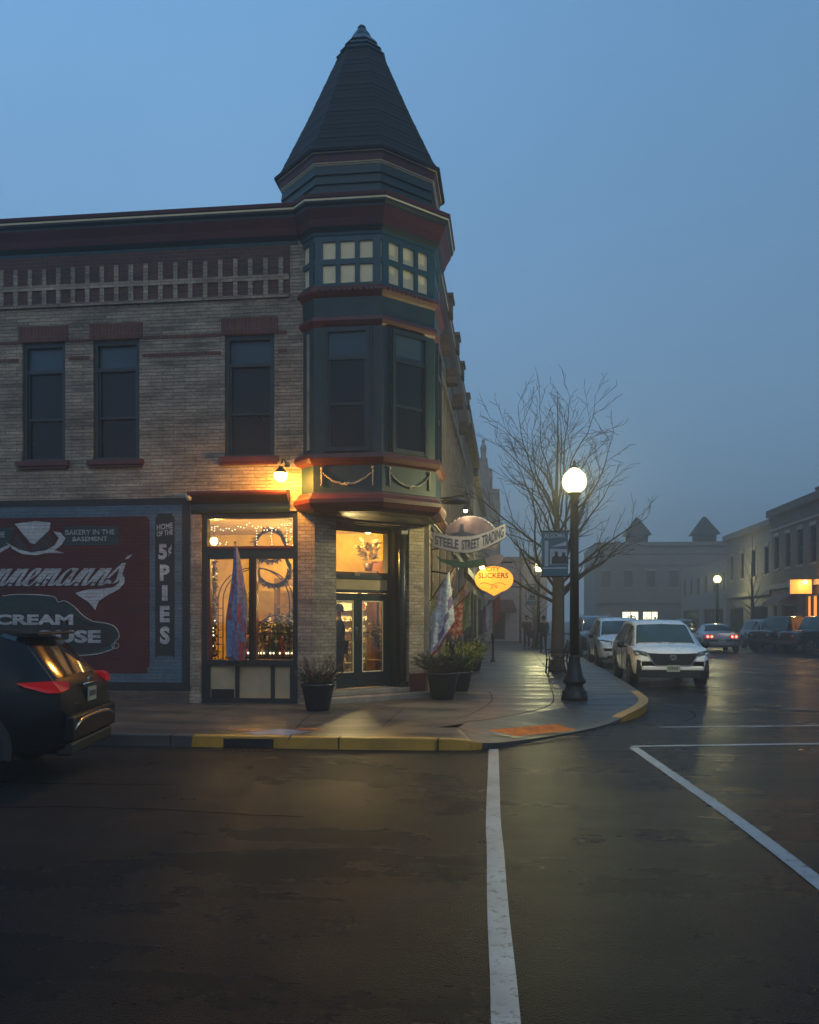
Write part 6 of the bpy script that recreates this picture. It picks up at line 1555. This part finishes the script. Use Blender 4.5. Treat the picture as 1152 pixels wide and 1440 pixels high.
    for i in range(6):
        t = i/5; zz = -.02+.125*math.sin(t*math.pi/2); rr_ = .098*math.cos(t*math.pi/2*.98)
        for j in range(n_): a = 2*math.pi*j/n_; V_.append((hc.x+rr_*math.cos(a), hc.y+.012+rr_*1.12*math.sin(a), hc.z+zz+(-.05 if (math.sin(a) > .2 and i == 0) else 0)))
    mb.add(V_, [(i*n_+j, i*n_+(j+1) % n_, (i+1)*n_+(j+1) % n_, (i+1)*n_+j) for i in range(5) for j in range(n_)]+[tuple(5*n_+j for j in range(n_))], 0, True)
    ob = mb.build('hair', M['hair']); ob.parent = root
    # nose, eyes, mouth, ears (front is -y)
    mb = MB(); f0 = Vector((hc.x, hc.y-.075, hc.z-.05))
    mb.add([f0+Vector((-.012, 0, -.02)), f0+Vector((.012, 0, -.02)), f0+Vector((0, -.024, -.018)), f0+Vector((0, -.002, .025))], [(0, 1, 2), (0, 2, 3), (2, 1, 3)])
    for s_ in (-1, 1): mb.sphere((hc.x+s_*.085, hc.y, hc.z-.05), .018, 6, sz=1.5)
    ob = mb.build('nose_and_ears', M['skin']); ob.parent = root
    mb = MB()
    for s_ in (-1, 1): mb.sphere(f0+Vector((s_*.03, .004, .012)), .009, 6)
    mb.box(f0.x-.02, f0.x+.02, f0.y-.002, f0.y+.01, f0.z-.050, f0.z-.045)
    ob = mb.build('eyes_and_mouth', M['hair']); ob.parent = root
    if carry:
        q = Vector(J['pl'])*k
    return root
x, y = at_depth(741, 43.2); person(x, y, ZW, 0, 'person in a brown jacket walking towards the camera on the pavement', 'coat_brown', 'jeans', .16, carry=True, h=1.70)
x, y = at_depth(744.5, 43.9); 
x, y = at_depth(764.5, 39.6); person(x, y, ZW, R(180), 'person in a long dark coat standing behind the bench with back turned', 'coat_dark', 'coat_dark', .05, h=1.66)
pq = at_depth(476, 16.9); person(pq[0], pq[1], .30, R(-70), 'person in dark clothes standing just inside the entrance door', 'coat_dark', 'jeans', .06, h=1.66)
x, y = at_depth(746, 42.9); mb = MB(); mb.box(x-.02, x+.20, y-.12, y+.10, .72, 1.12); mb.tube([(x+.02, y, 1.12), (x+.08, y, 1.3), (x+.15, y, 1.12)], .012, 6)
tag(mb.build('shoulder_bag', M['coat_dark'], bevel=.03), 'dark bag carried at the side of the walking person', 'bag')
# ================================================================== AIR, SKY, LIGHT
m, nt, b, out = new_mat('fog'); nt.nodes.remove(b)
pvn = N(nt, 'ShaderNodeVolumePrincipled'); pvn.inputs['Density'].default_value = .0063; pvn.inputs['Color'].default_value = (.66, .66, .66, 1)
pvn.inputs['Anisotropy'].default_value = .35
nt.links.new(pvn.outputs[0], out.inputs['Volume'])
hz = MB(); hz.box(-70, 75, -12, 170, -1.0, 19.5); hz_o = hz.build('haze', m); tag(hz_o, kind='stuff')

w = bpy.data.worlds.new('World'); S.world = w; w.use_nodes = True; nt = w.node_tree; nt.nodes.clear()
out = nt.nodes.new('ShaderNodeOutputWorld'); bg = nt.nodes.new('ShaderNodeBackground'); nt.links.new(bg.outputs[0], out.inputs[0])
sky = nt.nodes.new('ShaderNodeTexSky'); sky.sky_type = 'NISHITA'; sky.sun_disc = False
SUN_E, SUN_A = R(2.0), R(215)
sky.sun_elevation = SUN_E; sky.sun_rotation = SUN_A; sky.dust_density = 1.0; sky.ozone_density = 3.0
bg.inputs[1].default_value = .15
tc = nt.nodes.new('ShaderNodeTexCoord'); sp = nt.nodes.new('ShaderNodeSeparateXYZ'); nt.links.new(tc.outputs['Generated'], sp.inputs[0])
gr0 = ramp(nt, sp.outputs[2], 0.0, .75, (1.6, 2.7, 3.95), (1.3, 3.05, 5.6))        # overcast dusk sky above the fog
xr = nt.nodes.new('ShaderNodeMapRange'); nt.links.new(sp.outputs[0], xr.inputs[0]); xr.inputs[1].default_value = -.55; xr.inputs[2].default_value = .45; xr.inputs[3].default_value = 1.18; xr.inputs[4].default_value = .72
gr0 = mix_col(nt, 1.0, gr0, xr.outputs[0], 'MULTIPLY')                             # last daylight is brighter towards the left
cn = nt.nodes.new('ShaderNodeTexNoise'); cn.inputs['Scale'].default_value = 2.2; cn.inputs['Detail'].default_value = 5; nt.links.new(tc.outputs['Generated'], cn.inputs['Vector'])
gr0 = mix_col(nt, 1.0, gr0, ramp(nt, cn.outputs[0], .3, .7, (.93, .94, .95), (1.06, 1.05, 1.04)), 'MULTIPLY')
mx = mix_col(nt, .85, sky.outputs[0], gr0)
nt.links.new(mx, bg.inputs[0])
sl = bpy.data.lights.new('sun', 'SUN'); sl.energy = .42; sl.angle = R(25); sl.color = (1.0, .87, .70)
so = bpy.data.objects.new('sun', sl); COL.objects.link(so); so.rotation_euler = (R(55), 0, R(20))

S.view_settings.view_transform = 'Standard'; S.view_settings.look = 'None'; S.view_settings.gamma = 1; S.view_settings.exposure = 0
S.view_settings.use_curve_mapping = False
S.render.engine = 'CYCLES'; c = S.cycles
c.use_denoising = True; c.max_bounces = 6; c.diffuse_bounces = 2; c.glossy_bounces = 3; c.transmission_bounces = 4; c.volume_bounces = 0; c.transparent_max_bounces = 12
c.sample_clamp_indirect = 4; c.sample_clamp_direct = 0; c.caustics_reflective = False; c.caustics_refractive = False; c.use_light_tree = True
